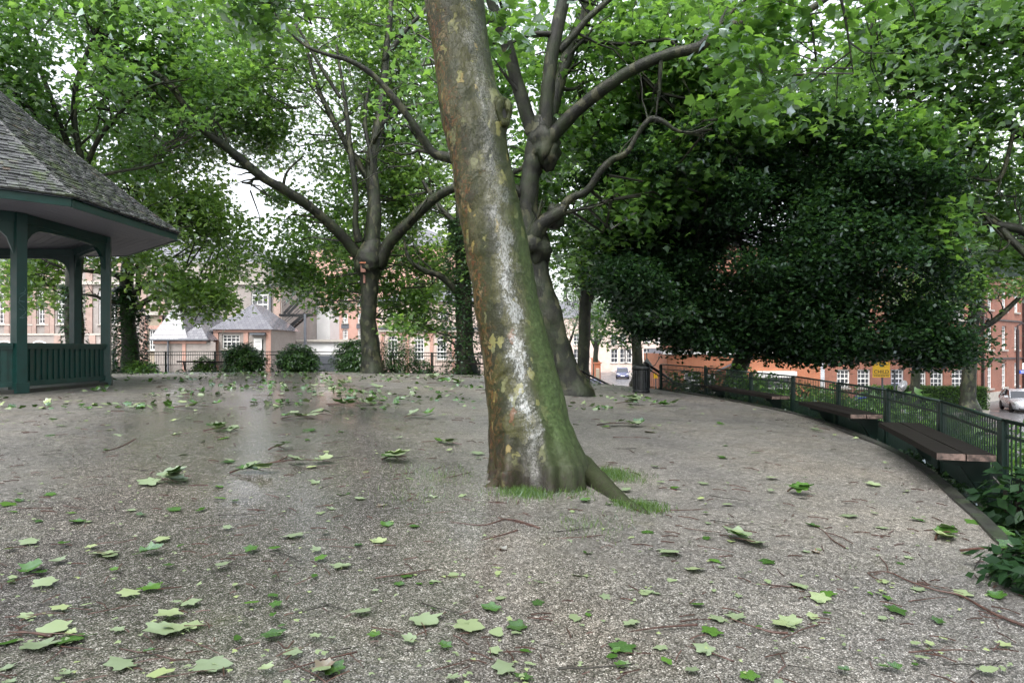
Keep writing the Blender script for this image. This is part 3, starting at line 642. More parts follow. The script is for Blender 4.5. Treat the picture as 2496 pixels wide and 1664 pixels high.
# ---- buildings down the side street
def street_side():
    root = empty('street_terrace', (0, 0, 0), label='pale brick terrace with white windows far down the side street', cat='building')
    D = 118.0; ux = lambda u: (u-1248)/F*D; zz = lambda v: EYE+(849-v)/F*D-STREET; xa = ux(1300)
    wins = [(ux(u)-xa, zz(884), 1.2, 2.4, 0.0, 2, 3) for u in (1398, 1420, 1489, 1511, 1523)]+[(ux(u)-xa, zz(840), 1.1, 1.9, 0, 2, 3) for u in (1330, 1360, 1398, 1420, 1489, 1511)]
    facade(root, Vector((xa, D, STREET)), 0, ux(1545)-xa, zz(775), wins, 'brick_pink')
    hip_roof(root, 'slate', xa, ux(1545), D, D+12, STREET+zz(775), 3.5)
    r2 = empty('garden_wall', (0, 0, 0), label='yellow brick garden wall with red piers beside the side street', cat='wall')
    a, b = Vector((8.8, 70, 0)), Vector((13.3, 112, 0)); mb = MB(); mb.bar(a+Vector((0, 0, STREET+1.0)), b+Vector((0, 0, STREET+1.0)), 0.35, 2.0); mb.obj('wall', M['brick_stock'], r2)
    for k in range(6):
        p = a.lerp(b, 0.06+k*0.17); mb = MB(); mb.box(p+Vector((0, 0, STREET+1.25)), (0.62, 0.62, 2.5)); mb.box(p+Vector((0, 0, STREET+2.55)), (0.8, 0.8, 0.14)); mb.obj('pier', M['terracotta'], r2)
    r3 = empty('corner_house', (0, 0, 0), label='brick house with grey slate front on far side of the side street', cat='building')
    D = 100.0; ux = lambda u: (u-1248)/F*D; zz = lambda v: EYE+(849-v)/F*D-STREET; xa = ux(1556)
    facade(r3, Vector((xa, D, STREET)), 0, ux(1668)-xa, zz(760), [(ux(u)-xa, zz(v), 1.1, 1.9, 0, 2, 3) for u in (1568, 1596) for v in (880, 835)], 'brick_pink')
    part_box(r3, 'slate_panel', 'slate', Vector((xa, D, STREET)), 0, (ux(1600)-xa, -0.03, zz(870)), (2.2, 0.06, 2.6)); hip_roof(r3, 'slate', xa, ux(1668), D, D+10, STREET+zz(760), 3)
street_side()
# ---- orange brick house with white bays, then the long red flats on the right
def orange_house():
    root = empty('orange_brick_house', (0, 0, 0), label='orange brick house with white bay windows behind the railing', cat='building')
    D = 46.0; ux = lambda u: (u-1248)/F*D; zz = lambda v: EYE+(849-v)/F*D-STREET; xa = ux(1627)
    wins = [(ux(1668)-xa, zz(965), 1.1, zz(908)-zz(965), 0.0, 2, 3), (ux(1716)-xa, zz(960), 0.8, zz(912)-zz(960), 0.0, 2, 3), (ux(1856)-xa, zz(962), 2.0, zz(917)-zz(962), 0.0, 4, 3)]
    wins += [(ux(u)-xa, zz(850), 1.1, 1.9, 0, 3, 4) for u in (1650, 1710, 1790, 1870, 1940)]+[(ux(u)-xa, zz(770), 1.1, 1.9, 0, 3, 4) for u in (1650, 1710, 1790, 1870, 1940)]
    facade(root, Vector((xa, D, STREET)), 0, ux(2000)-xa, zz(862), [w for w in wins if w[1] < zz(862)-2], 'brick_orange')
    facade(root, Vector((xa, D+1.6, STREET+zz(862))), 0, ux(2000)-xa, 7.5, [(w[0], w[1]-zz(862)+0.9, *w[2:]) for w in wins if w[1] > zz(860)-1], 'brick_red')
    part_box(root, 'white_band', 'white_paint', Vector((xa, D, STREET)), 0, ((ux(2000)-xa)/2, 0.7, zz(862)+0.1), (ux(2000)-xa, 1.7, 0.28))
    part_box(root, 'white_band', 'white_paint', Vector((xa, D, STREET)), 0, (ux(1885)-xa, -0.35, zz(917)+0.15), (2.6, 0.7, 0.4))
    mb = MB(); mb.add([P(1742, 905, D-1.2), P(1790, 882, D-1.2), P(1790, 882, D-0.02), P(1742, 905, D-0.02)], [(0, 1, 2, 3)]); mb.add([P(1742, 909, D-1.2), P(1790, 886, D-1.2), P(1790, 882, D-1.2), P(1742, 905, D-1.2)], [(0, 1, 2, 3)]); mb.obj('porch_roof', M['lead'], root)
    wall_solid(root, 'brick_orange', (xa+0.2, D+4.2, (STREET+EYE+(849-862)/F*D)/2), (0.39, 8, zz(862)-0.02))
    hip_roof(root, 'slate', xa, ux(2000), D+1.6, D+11, STREET+zz(862)+7.5, 3)
orange_house()
def flats():
    root = empty('red_brick_flats', (0, 0, 0), label='long red brick block of flats with white sash windows and drainpipes', cat='building')
    D = 50.0; ux = lambda u: (u-1248)/F*D; zz = lambda v: EYE+(849-v)/F*D-STREET; xa = ux(2010); xb = ux(2362)
    wins = []
    for u in (2040, 2090, 2172, 2238, 2268, 2320):
        for (v, h) in ((945, 45), (862, 50), (780, 50), (700, 46)):
            wins.append((ux(u)-xa, zz(v), 0.95 if u != 2238 else 0.6, h/F*D, 0.0, 3, 4))
    facade(root, Vector((xa, D, STREET)), 0, xb-xa, zz(560), wins, 'brick_red')
    # wing turned towards the side road
    ang = R(39); B = Vector((xb, D, STREET)); L = 13.0; w2 = []
    for s in (0.7, 4.0, 7.4, 10.6):
        for z in (1.0, 4.0, 7.1, 10.2): w2.append((s, z, 1.15, 1.9, 0.0, 3, 4))
    facade(root, B, ang, L, zz(560), w2, 'brick_red')
    Mx = Matrix.Translation(B)@Matrix.Rotation(ang, 4, 'Z')
    for s in (2.6, 12.7): part_box(root, 'drainpipe', 'pipe', B, ang, (s, -0.12, zz(560)/2), (0.17, 0.16, zz(560)))
    for z in (3.3, 6.35, 9.5): part_box(root, 'string_course', 'pipe', B, ang, (L/2, -0.05, z), (L-0.1, 0.1, 0.12))
    part_box(root, 'plinth', 'stone', B, ang, (L/2, -0.06, 0.35), (L, 0.12, 0.7))
    for z in (3.3, 6.35, 9.5): part_box(root, 'string_course', 'pipe', Vector((xa, D, STREET)), 0, ((xb-xa)/2, -0.05, z), (xb-xa-0.02, 0.1, 0.12))
    hip_roof(root, 'slate', xa, xb+4, D, D+14, STREET+zz(560), 4.0)
    mb = MB(); mb.box((0, 0, 0), (0.02, 0.02, 0.02))
flats()
# ================================================================== bandstand
def bandstand():
    C = Vector((-15.25, 17.2, 0)); zb = 0.62; AP = 4.03; RP = AP/math.cos(R(22.5)); AE = 5.62; RE = AE/math.cos(R(22.5))
    ZS = 4.69; RISE = 5.2
    root = empty('bandstand', (C.x, C.y, zb), label='octagonal dark green bandstand with mossy shingle roof', cat='bandstand')
    off = Vector((C.x, C.y, zb)); hS = ZS-zb
    vp = [Vector((RP*math.cos(R(22.5+45*k)), RP*math.sin(R(22.5+45*k)), 0)) for k in range(8)]   # posts, vp[7]->vp[0] faces +x
    mb = MB(); mb.prism([(v.x*1.03, v.y*1.03) for v in vp], lambda a, b, t: (a, b, t), -0.5, 0.05); mb.obj('floor', M['edging'], root)  # floor in dark stone colour to stand for the shadow at its foot
    for k, v in enumerate(vp):
        mb = MB(); a = R(22.5+45*k)
        mb.box((v.x, v.y, hS/2-0.04), (0.23, 0.23, hS+0.04), a); mb.box((v.x, v.y, 0.08), (0.29, 0.29, 0.24), a)
        post = mb.obj('post', M['green_paint'], root)
        if k == 7:   # scratched tag on the post nearest the camera (faces the camera)
            g = MB(); n = Vector((math.sin(R(38.5))*0.0+0.62, -0.78, 0)).normalized()
            fx = Vector((math.cos(a-PI/2), math.sin(a-PI/2), 0)); nx = Vector((-fx.y, fx.x, 0))
            # choose the post face turned to the camera
            best = max((Vector((math.cos(a+q*PI/2), math.sin(a+q*PI/2), 0)) for q in range(4)), key=lambda d: d.dot((Vector((0, 0, 0))-Vector((C.x+v.x, C.y+v.y, 0))).normalized()))
            rt = Vector((-best.y, best.x, 0)); pts = []
            for i in range(70):
                t = i/69; pts.append(v+best*0.119+rt*(0.065*math.sin(t*34)+0.012*math.sin(t*9))+Vector((0, 0, 1.62+0.72*t+0.05*math.sin(t*25+1))))
            g.tube(pts, 0.0042, 4); g.obj('scratched_tag', M['pale_scratch'], post)
    for k in range(8):
        a, b = vp[k-1], vp[k]; t = (b-a).normalized(); n = Vector((t.y, -t.x, 0)); L = (b-a).length
        if k != 4:   # balustrade panels (one bay is the way in)
            mb = MB(); mb.bar(a+t*0.12+Vector((0, 0, 1.07)), b-t*0.12+Vector((0, 0, 1.07)), 0.20, 0.07); mb.bar(a+t*0.12+Vector((0, 0, 1.0)), b-t*0.12+Vector((0, 0, 1.0)), 0.13, 0.07); mb.obj('top_rail', M['green_paint'], root)
            mb = MB(); mb.bar(a+t*0.12+Vector((0, 0, 0.17)), b-t*0.12+Vector((0, 0, 0.17)), 0.12, 0.12); mb.obj('bottom_rail', M['green_paint'], root)
            ns = 30; w = (L-0.24)/ns
            for i in range(ns):
                p = a+t*(0.12+w*(i+0.5))+n*(0.014 if i % 2 == 0 else -0.012); 
                mb = MB(); mb.box((p.x, p.y, 0.6), (w*1.04, 0.03, 0.76), math.atan2(t.y, t.x)); mb.obj('slat', M['green_paint'], root)
        # arched valance under the soffit
        poly = [(0.1, hS-0.002), (0.1, hS-1.0)]
        for i in range(25):
            s = 0.1+(L-0.2)*i/24; m = abs(s-L/2)/(L/2-0.1); s1 = 0.62
            drop = 0.30+0.06*m*m+(0 if m < s1 else 0.62*(1-math.sqrt(max(0, 1-((m-s1)/(1-s1))**2)))); poly.append((s, hS-drop))
        poly += [(L-0.1, hS-1.0), (L-0.1, hS-0.002)]
        mb = MB()
        for i in range(len(poly)//2):   # build as strips so the arch stays clean
            pass
        arch = poly[2:-2]
        for (s0, z0), (s1_, z1) in zip(arch, arch[1:]):
            mb.prism([(s0, z0), (s1_, z1), (s1_, hS-0.003), (s0, hS-0.003)], lambda p, q, d: a+t*p+n*d+Vector((0, 0, q)), -0.05, 0.05)
        mb.obj('arched_valance', M['green_paint'], root)
        mb = MB(); mb.bar(a+Vector((0, 0, hS-0.12)), b+Vector((0, 0, hS-0.12)), 0.16, 0.2); mb.obj('head_beam', M['green_paint'], root)
    # soffit boards, fascia
    ve = [Vector((RE*math.cos(R(22.5+45*k)), RE*math.sin(R(22.5+45*k)), 0)) for k in range(8)]
    for k in range(8):
        a, b = ve[k-1], ve[k]; nb = 26
        for i in range(nb):
            f0, f1 = 1-i/nb, 1-(i+0.94)/nb
            if f1 < 0.1: continue
            mb = MB(); q = [(a.x*f0, a.y*f0), (b.x*f0, b.y*f0), (b.x*f1, b.y*f1), (a.x*f1, a.y*f1)]
            mb.prism(q, lambda p, r, d: (p, r, d), hS, hS+0.02); mb.obj('soffit_board', M['soffit'], root)
        mb = MB(); o = 1.006; mb.bar(a*o+Vector((0, 0, hS+0.06)), b*o+Vector((0, 0, hS+0.075)), 0.05, 0.17); mb.obj('fascia', M['green_paint'], root)
    mb = MB(); mb.prism([(v.x*0.985, v.y*0.985) for v in ve], lambda a, b, t: (a, b, t), hS+0.025, hS+0.06); mb.obj('soffit_deck', M['lead'], root)
    # roof: sheathing and shingles
    zt = hS+0.19
    def prof(q): return zt+RISE*(0.80*q+0.20*q**1.6)          # q: 0 at eave, 1 at apex; slightly bell-cast
    roof = MB(); NQ = 12; V = []
    for j in range(NQ+1):
        q = j/NQ
        for v in ve: V.append((v.x*(1-q)*1.02, v.y*(1-q)*1.02, prof(q)-0.03))
    roof.add(V, [(j*8+k, j*8+(k+1) % 8, (j+1)*8+(k+1) % 8, (j+1)*8+k) for j in range(NQ) for k in range(8)])
    ro = roof.obj('roof', M['lead'], root)
    wedge = MB(); wedge.add([(-.5, 0, 0), (.5, 0, 0), (.5, 1, 0), (-.5, 1, 0), (-.5, 0, 1), (.5, 0, 1), (.5, 1, 0.25), (-.5, 1, 0.25)], [(3, 2, 1, 0), (4, 5, 6, 7), (0, 1, 5, 4), (1, 2, 6, 5), (2, 3, 7, 6), (3, 0, 4, 7)])
    wme = wedge.mesh('shingle', M['shingle']); W = np.array(wedge.v); cand = []; rest = MB()
    NC = 58; rr = random.Random(3)
    for k in range(8):
        a, b = ve[k-1]*1.02, ve[k]*1.02; t = (b-a).normalized(); n = Vector((t.y, -t.x, 0)); half = (b-a).length/2; mid = (a+b)/2
        for j in range(NC):
            q = j/NC; q1 = (j+1.9)/NC; hw = half*(1-q)
            c0 = Vector((mid.x*(1-q), mid.y*(1-q), prof(q))); c1 = Vector((mid.x*(1-q1), mid.y*(1-q1), prof(q1)))
            up = (c1-c0); Lr = up.length; up.normalize(); nn = t.cross(up)
            if nn.z < 0: nn = -nn
            s = -hw
            while s < hw-0.02:
                w = min(rr.uniform(0.13, 0.24), hw-s); 
                if hw-s-w < 0.06: w = hw-s
                lift = rr.uniform(0.0, 0.012); sag = rr.uniform(-0.014, 0.014)
                c = c0+t*(s+w/2)+up*sag+nn*lift
                Mt = Matrix.Identity(4); cols = (t*(w-0.006), up*Lr, nn*rr.uniform(0.038, 0.060))
                for ci, cc in enumerate(cols):
                    for ri in range(3): Mt[ri][ci] = cc[ri]
                for ri in range(3): Mt[ri][3] = c[ri]
                wp = c+off; dist = wp.length; u = 1248+wp.x/wp.y*F; face = nn.dot((Vector((0, 0, 1.6))-wp).normalized())
                sc = w*0.13*max(face, 0)/dist**2 if (-30 < u < 2600) else 0
                cand.append((sc, Mt)); s += w
    cand.sort(key=lambda x: -x[0])
    for sc, Mt in cand[:300]:
        o = bpy.data.objects.new('shingle', wme); link(o, ro); o.matrix_local = Mt
    A = np.array([[list(r) for r in m] for _, m in cand[300:]]); n = len(A)
    VV = np.einsum('nij,vj->nvi', A[:, :3, :3], W)+A[:, None, :3, 3]
    tri = np.array([(3, 2, 1), (3, 1, 0), (4, 5, 6), (4, 6, 7), (0, 1, 5), (0, 5, 4), (1, 2, 6), (1, 6, 5), (2, 3, 7), (2, 7, 6), (3, 0, 4), (3, 4, 7)])
    TT = (tri[None]+(np.arange(n)*8)[:, None, None]).reshape(-1, 3)
    mesh_obj('shingles', np_mesh('shingles', VV.reshape(-1, 3), TT, M['shingle']), ro, kind='stuff')
    mb = MB(); mb.lathe((0, 0, prof(1)-0.1), [(0.2, 0), (0.22, 0.15), (0.08, 0.3), (0.1, 0.5), (0.02, 0.8)], 10); mb.obj('finial', M['lead'], ro)
bandstand()

# ================================================================== railings
def pts_path(raw, step=0.0): return [Vector(p) for p in raw]
near_posts = [(2445, 7.6, 0.80), (2295, 10.0, 0.825), (2163, 12.4, 0.85), (2043, 14.9, 0.845), (1932, 17.3, 0.90), (1830, 19.8, 0.91), (1720, 22.4, 0.97), (1611, 25.0, 1.02)]
def railing(name, label, posts, h, thick, n_single, spacing=0.085, pw=0.09):
    root = empty(name, posts[0], label=label, cat='railing'); o = posts[0]
    Lp = [p-o for p in posts]; bars = []; short = []
    rails = MB(); mid = MB(); low = MB()
    for a, b in zip(Lp, Lp[1:]):
        a2, b2 = a.copy(), b.copy()
        rails.tube([a+Vector((0, 0, h)), b+Vector((0, 0, h))], 0.022*thick, 6); mid.bar(a+Vector((0, 0, h-0.17)), b+Vector((0, 0, h-0.17)), 0.012*thick, 0.035*thick)
        low.bar(a+Vector((0, 0, 0.06)), b+Vector((0, 0, 0.06)), 0.012*thick, 0.035*thick); low.bar(a+Vector((0, 0, 0.47)), b+Vector((0, 0, 0.47)), 0.012*thick, 0.03*thick)
        L = (b-a).length; n = max(2, int(L/spacing))
        for i in range(1, n):
            bars.append((a.lerp(b, i/n), h-0.02)); short.append((a.lerp(b, (i+0.5)/n), 0.47))
    rails.obj('top_rail', M['fence_paint'], root, smooth=True); mid.obj('upper_rail', M['fence_paint'], root); low.obj('lower_rail', M['fence_paint'], root)
    for p in Lp:
        i = Lp.index(p); t = (Lp[min(i+1, len(Lp)-1)]-Lp[max(i-1, 0)]); t.z = 0; t.normalize(); rz = math.atan2(t.y, t.x)
        mb = MB(); mb.box(p+Vector((0, 0, h/2-0.13)), (pw*1.3, pw*0.8, h+0.2), rz); mb.box(p+Vector((0, 0, h*0.97-0.02)), (pw*1.31, pw*0.5, 0.09), rz); mb.obj('post', M['fence_paint'], root)
    bm_ = MB(); bm_.box((0, 0, 0.5), (0.013*thick, 0.013*thick, 1.0)); bme = bm_.mesh('bar', M['fence_paint'])
    for (p, hh) in bars[:n_single]:
        ob = bpy.data.objects.new('bar', bme); link(ob, root); ob.location = p+Vector((0, 0, 0.03)); ob.scale = (1, 1, hh-0.03)
    rest = MB()
    for (p, hh) in bars[n_single:]: rest.box(p+Vector((0, 0, hh/2+0.03)), (0.013*thick, 0.013*thick, hh-0.06))
    for (p, hh) in short: rest.box(p+Vector((0, 0, hh/2+0.03)), (0.011*thick, 0.011*thick, hh-0.06))
    if rest.v: rest.obj('infill_bars', M['fence_paint'], root, kind='stuff')
    return root
FH = 1.08
posts = [P(u, 849, d) for (u, d, zt) in near_posts]
for p, (u, d, zt) in zip(posts, near_posts): p.z = zt-FH
ext = [Vector((5.05, 5.15, 0.77-FH))]
posts = [ext[0]]+posts
railing('park_railing', 'dark green railing with benches along the right of the garden', posts, FH, 1.0, 280)
fp = []
for a in np.arange(47, 150, 7.2):
    r = 18.75; x = G.x+r*math.cos(R(a)); y = G.y+r*math.sin(R(a)); fp.append(Vector((x, y, ground_z(x, y)-0.06)))
railing('garden_railing', 'thin dark railing along the far edge behind the shrubs', fp, 1.14, 1.1, 0, 0.105, 0.075)

# ================================================================== plank benches on the railing
def bench(a, b, label, depth=0.62, t=0.075, inward=None):
    a = Vector(a); b = Vector(b); tv = (b-a).normalized(); n = Vector((-tv.y, tv.x, 0)).normalized()
    if inward is not None and n.dot(inward) < 0: n = -n
    root = empty('plank_bench', a, label=label, cat='bench'); L = (b-a).length
    for k in range(2):
        w = depth/2-0.015; c = n*(0.05+k*(depth/2)+w/2); mb = MB(); mb.cur = 0
        ns = 9; prev = None
        top = 0.0
        pts = []
        for i in range(ns+1):
            s = L*i/ns; jag = 0.02*math.sin(7*i+3*k) if 0 < i < ns else 0
            e = c+tv*s; pts.append([e-n*(w/2+jag*0.3), e+n*(w/2+jag*0.3)])
        V = []
        for (p, q) in pts: V += [p+Vector((0, 0, -t)), q+Vector((0, 0, -t)), q+Vector((0, 0, 0.004*math.sin(p.x*9))), p+Vector((0, 0, 0.0))]
        Fc = []
        for i in range(ns):
            o = i*4
            for m in range(4): Fc.append((o+m, o+(m+1) % 4, o+4+(m+1) % 4, o+4+m))
        mb.add(V, Fc); mb.cur = 1; mb.add(V[:4], [(0, 1, 2, 3)]); mb.add(V[-4:], [(3, 2, 1, 0)])
        mb.obj('plank', [M['wet_timber'], M['broken_timber']], root)
    for f in (0.12, 0.88):
        mb = MB(); p = tv*(L*f); mb.prism([(0.0, -t), (depth*0.9, -t), (depth*0.85, -t-0.07), (0.3, -t-0.12), (0.1, -t-0.42), (0.0, -t-0.45)], lambda x, z, d: p+n*x+tv*d+Vector((0, 0, z)), -0.03, 0.03); mb.obj('bracket', M['fence_paint'], root)
inw = Vector((-1, 0.1, 0))
def rail_pt(i, f, z): 
    p = posts[i].lerp(posts[i+1], f); return Vector((p.x, p.y, posts[i].lerp(posts[i+1], f).z+z))
bench(rail_pt(1, 0.02, 0.68), rail_pt(2, 0.28, 0.68), 'nearest plank bench with pale broken ends on the green railing', 0.60, inward=inw)
bench(rail_pt(3, 0.03, 0.62), rail_pt(4, 0.22, 0.62), 'plank bench between two green posts, twigs lying on top', 0.58, inward=inw)
bench(rail_pt(5, 0.02, 0.57), rail_pt(6, 0.72, 0.57), 'plank bench beside the dark leaning tree on the railing', 0.50, inward=inw)
bench(P(437, 879, 35.6), P(566, 881, 36.0), 'long thin plank bench before the far shrubs near the bandstand', 0.4, inward=Vector((0, -1, 0)))
bench(P(1150, 884, 34.2), P(1240, 885, 32.6), 'dark plank bench behind the leaning tree at the ivy trunk', 0.4, inward=Vector((-0.2, -1, 0)))
# ================================================================== stair handrails
def handrail(name, label, top, bot, base_drop):
    top = Vector(top); bot = Vector(bot); root = empty(name, top, label=label, cat='handrail'); d = bot-top
    mb = MB(); mb.tube([Vector((0, 0, 0)), d], 0.05, 8); mb.obj('rail', M['black_paint'], root, smooth=True)
    mb = MB(); mb.tube([Vector((0, 0, -0.14)), d+Vector((0, 0, -0.14))], 0.025, 6); mb.obj('lower_rail', M['black_paint'], root)
    mb = MB(); mb.tube([Vector((0, 0, -0.85)), d+Vector((0, 0, -0.85))], 0.025, 6); mb.obj('lower_rail', M['black_paint'], root)
    for f in (0.0, 0.5, 1.0):
        mb = MB(); mb.bar(d*f, d*f+Vector((0, 0, -base_drop)), 0.06, 0.06); mb.obj('post', M['black_paint'], root)
    n = int(d.length/0.13); bb = MB(); bb.box((0, 0, -0.5), (0.014, 0.014, 0.72)); me = bb.mesh('bar', M['black_paint'])
    for i in range(1, n): mesh_obj('bar', me, root, loc=d*(i/n))
handrail('stair_handrail', 'black handrail sloping down by the second leaning trunk', P(1395, 893, 29.5), P(1545, 968, 33.5), 1.0)
handrail('stair_handrail', 'black handrail sloping down to the right of the litter bin', P(1572, 884, 25.0), P(1700, 968, 28.2), 1.0)
# ================================================================== litter bin
def litter_bin():
    b = on_ground(1563, 956); root = empty('litter_bin', b, label='dark ribbed metal litter bin at the top of the steps', cat='bin'); s = b.y/F; w = 21.0*s; h = 67*s
    mb = MB(); mb.lathe((0, 0, 0), [(w*0.90, 0.0), (w*0.92, 0.10*h), (w*0.92, 0.80*h), (w*0.90, 0.82*h)], 32); mb.obj('drum', M['bin_metal'], root, smooth=False)
    for k in range(22):
        a = 2*PI*k/22; mb = MB(); mb.box((w*0.955*math.cos(a), w*0.955*math.sin(a), 0.47*h), (0.03, 0.050, 0.68*h), a); mb.obj('rib', M['bin_metal'], root)
    mb = MB(); mb.lathe((0, 0, 0), [(w*0.97, 0.815*h), (w*1.03, 0.83*h), (w*1.04, 0.90*h), (w*1.0, 0.97*h), (w*0.9, h), (w*0.72, h*1.0), (w*0.70, h*0.9)], 32); mb.obj('rim', M['bin_metal'], root, smooth=True)
    mb = MB(); mb.lathe((0, 0, 0), [(w*0.98, 0.0), (w*1.0, 0.05*h), (w*0.98, 0.10*h)], 32); mb.obj('base_ring', M['black_paint'], root, smooth=True)
    mb = MB(); mb.lathe((0, -w*0.99, 0.55*h), [(0.035, -0.02), (0.035, 0.0)], 12, 'Y'); mb.obj('lock', M['black_paint'], root)
litter_bin()
# ================================================================== signs and lamps
def text_obj(name, s, size, mat, parent, loc, rot):
    c = bpy.data.curves.new(name, 'FONT'); c.body = s; c.size = size; c.align_x = 'CENTER'; c.align_y = 'CENTER'; c.extrude = 0.003
    c.materials.append(mat); fo = bpy.data.objects.new('font', c); me = bpy.data.meshes.new_from_object(fo); bpy.data.objects.remove(fo); me.name = name
    if not me.materials: me.materials.append(mat)
    return mesh_obj(name, me, parent, loc=loc, rot=rot)
def road_sign_back():
    p = P(1577, 889, 42); root = empty('road_sign', (p.x, p.y, STREET), label='diamond shaped back of a grey road sign on a pole', cat='sign'); z = p.z-STREET; s = 42/F
    mb = MB(); mb.tube([(0, 0.06, 0), (0, 0.06, z+30*s)], 0.035, 8); mb.obj('pole', M['sign_back'], root)
    mb = MB(); mb.prism([(-17*s, 0.0*s), (0, 24*s), (17*s, 0)], lambda a, b, t: (a, t, z-6*s+b), 0.0, 0.02); mb.obj('plate', M['sign_back'], root)
    mb = MB(); mb.prism([(-17*s, 0), (17*s, 0), (4*s, -18*s), (-4*s, -18*s)], lambda a, b, t: (a, t, z-8*s+b), 0.0, 0.02); mb.obj('plate', M['sign_back'], root)
road_sign_back()
def yellow_sign():
    d = 30.0; p = P(2148, 901, d); zg = -1.6; root = empty('yellow_sign', (p.x, p.y, zg), label='yellow temporary road sign on two posts past the railing', cat='sign'); s = d/F; z = p.z-zg
    mb = MB(); mb.box((0, 0, z), (42*s, 0.03, 37*s)); b = mb.obj('board', M['yellow_sign'], root)
    for x, h in ((4*s, z), (34*s, z-0*s)):
        mb = MB(); mb.tube([(x, 0.05, 0), (x, 0.05, h)], 0.038, 8); mb.obj('post', M['lead'], root)
    text_obj('lettering', 'CHILD', 12.5*s, M['black_paint'], b, (0, -0.018, z-5*s), (R(90), 0, 0))
    mb = MB(); mb.box((0, -0.017, z-11.5*s), (41*s, 0.004, 0.9*s)); 
    for k in range(9): mb.box((-16*s+4*s*k, -0.017, z-14.5*s), (2.4*s, 0.004, 2.2*s))
    mb.obj('small_print', M['pipe'], b)
yellow_sign()
def blue_sign():
    d = 52.0; p = P(2490, 906, d); root = empty('street_lamp', (p.x-0.3, p.y, STREET), label='dark red lamp post with small blue sign beside the flats', cat='street lamp'); z = p.z-STREET
    mb = MB(); mb.tube([(0, 0, 0), (0, 0, z+3.2)], 0.11, 10); mb.tube([(0, 0, z+3.2), (0, 0, z+3.5), (0.2, -0.05, z+3.65), (0.7, -0.1, z+3.68)], 0.07, 8); mb.obj('post', M['pipe'], root)
    mb = MB(); mb.box((0.75, -0.1, z+3.62), (0.5, 0.24, 0.13)); mb.obj('lamp_head', M['lead'], root)
    mb = MB(); mb.box((0.25, -0.16, z), (0.46, 0.03, 0.26)); b = mb.obj('blue_plate', M['blue_sign'], root)
    mb = MB()
    for k, w in enumerate((0.3, 0.24)): mb.box((0.25, -0.178, z+0.05-0.1*k), (w, 0.003, 0.035))
    mb.obj('white_marks', M['white_paint'], b)
    mb = MB(); mb.box((0.33, -0.13, z+0.42), (0.14, 0.03, 0.5)); mb.obj('white_plate', M['white_paint'], root)
blue_sign()
def lamp_left():
    d = 50.0; p = P(60, 762, d); root = empty('street_lamp', (p.x, p.y, STREET), label='short black lamp post seen through the bandstand', cat='street lamp'); z = p.z-STREET
    mb = MB(); mb.tube([(0, 0, 0), (0, 0, z)], 0.09, 8); mb.obj('post', M['black_paint'], root); mb = MB(); mb.box((0, 0, z), (0.42, 0.3, 0.16)); mb.obj('lamp_head', M['black_paint'], root)
lamp_left()
def small_signs():
    d = 40.0; p = P(1598, 916, d); r1 = empty('warning_plate', (p.x, p.y, STREET), label='small yellow plate on a pole beyond the litter bin', cat='sign'); z = p.z-STREET
    mb = MB(); mb.box((0, 0, z), (0.24, 0.03, 0.28)); mb.obj('plate', M['yellow_sign'], r1); mb = MB(); mb.tube([(0, 0.05, 0), (0, 0.05, z+0.1)], 0.03, 6); mb.obj('pole', M['lead'], r1)
    d = 23.5; p = P(1858, 935, d); r2 = empty('notice_board', (p.x, p.y, -1.0), label='dark green notice board on one post behind the railing', cat='sign'); z = p.z+1.0
    mb = MB(); mb.box((0, 0, z), (31*d/F, 0.04, 15.5*d/F)); mb.obj('board', M['fence_paint'], r2); mb = MB(); mb.box((0, 0.06, z/2), (0.08, 0.06, z+0.2)); mb.obj('post', M['black_paint'], r2)
    d = 44.0; p = P(2200, 942, d); r3 = empty('satellite_dish', p, label='pale satellite dish above the hedge by the flats', cat='dish')
    mb = MB(); mb.lathe((0, 0, 0), [(0.02, 0.12), (0.15, 0.10), (0.3, 0.03), (0.38, -0.06)], 18, 'Y'); o = mb.obj('dish', M['silver_paint'], r3, smooth=True); o.rotation_euler = (R(-10), R(25), R(-55)); o.scale = (0.7, 1, 1.15)
    mb = MB(); mb.tube([(0, 0, 0), (0.1, 0.1, -0.9), (0.1, 0.1, p.z*0-1.6)], 0.03, 6); mb.obj('mast', M['lead'], r3); mb = MB(); mb.tube([(0, 0, -0.2), (-0.35, -0.25, 0)], 0.02, 6); mb.box((-0.35, -0.25, 0), (0.08, 0.08, 0.08)); mb.obj('arm', M['lead'], r3)
small_signs()
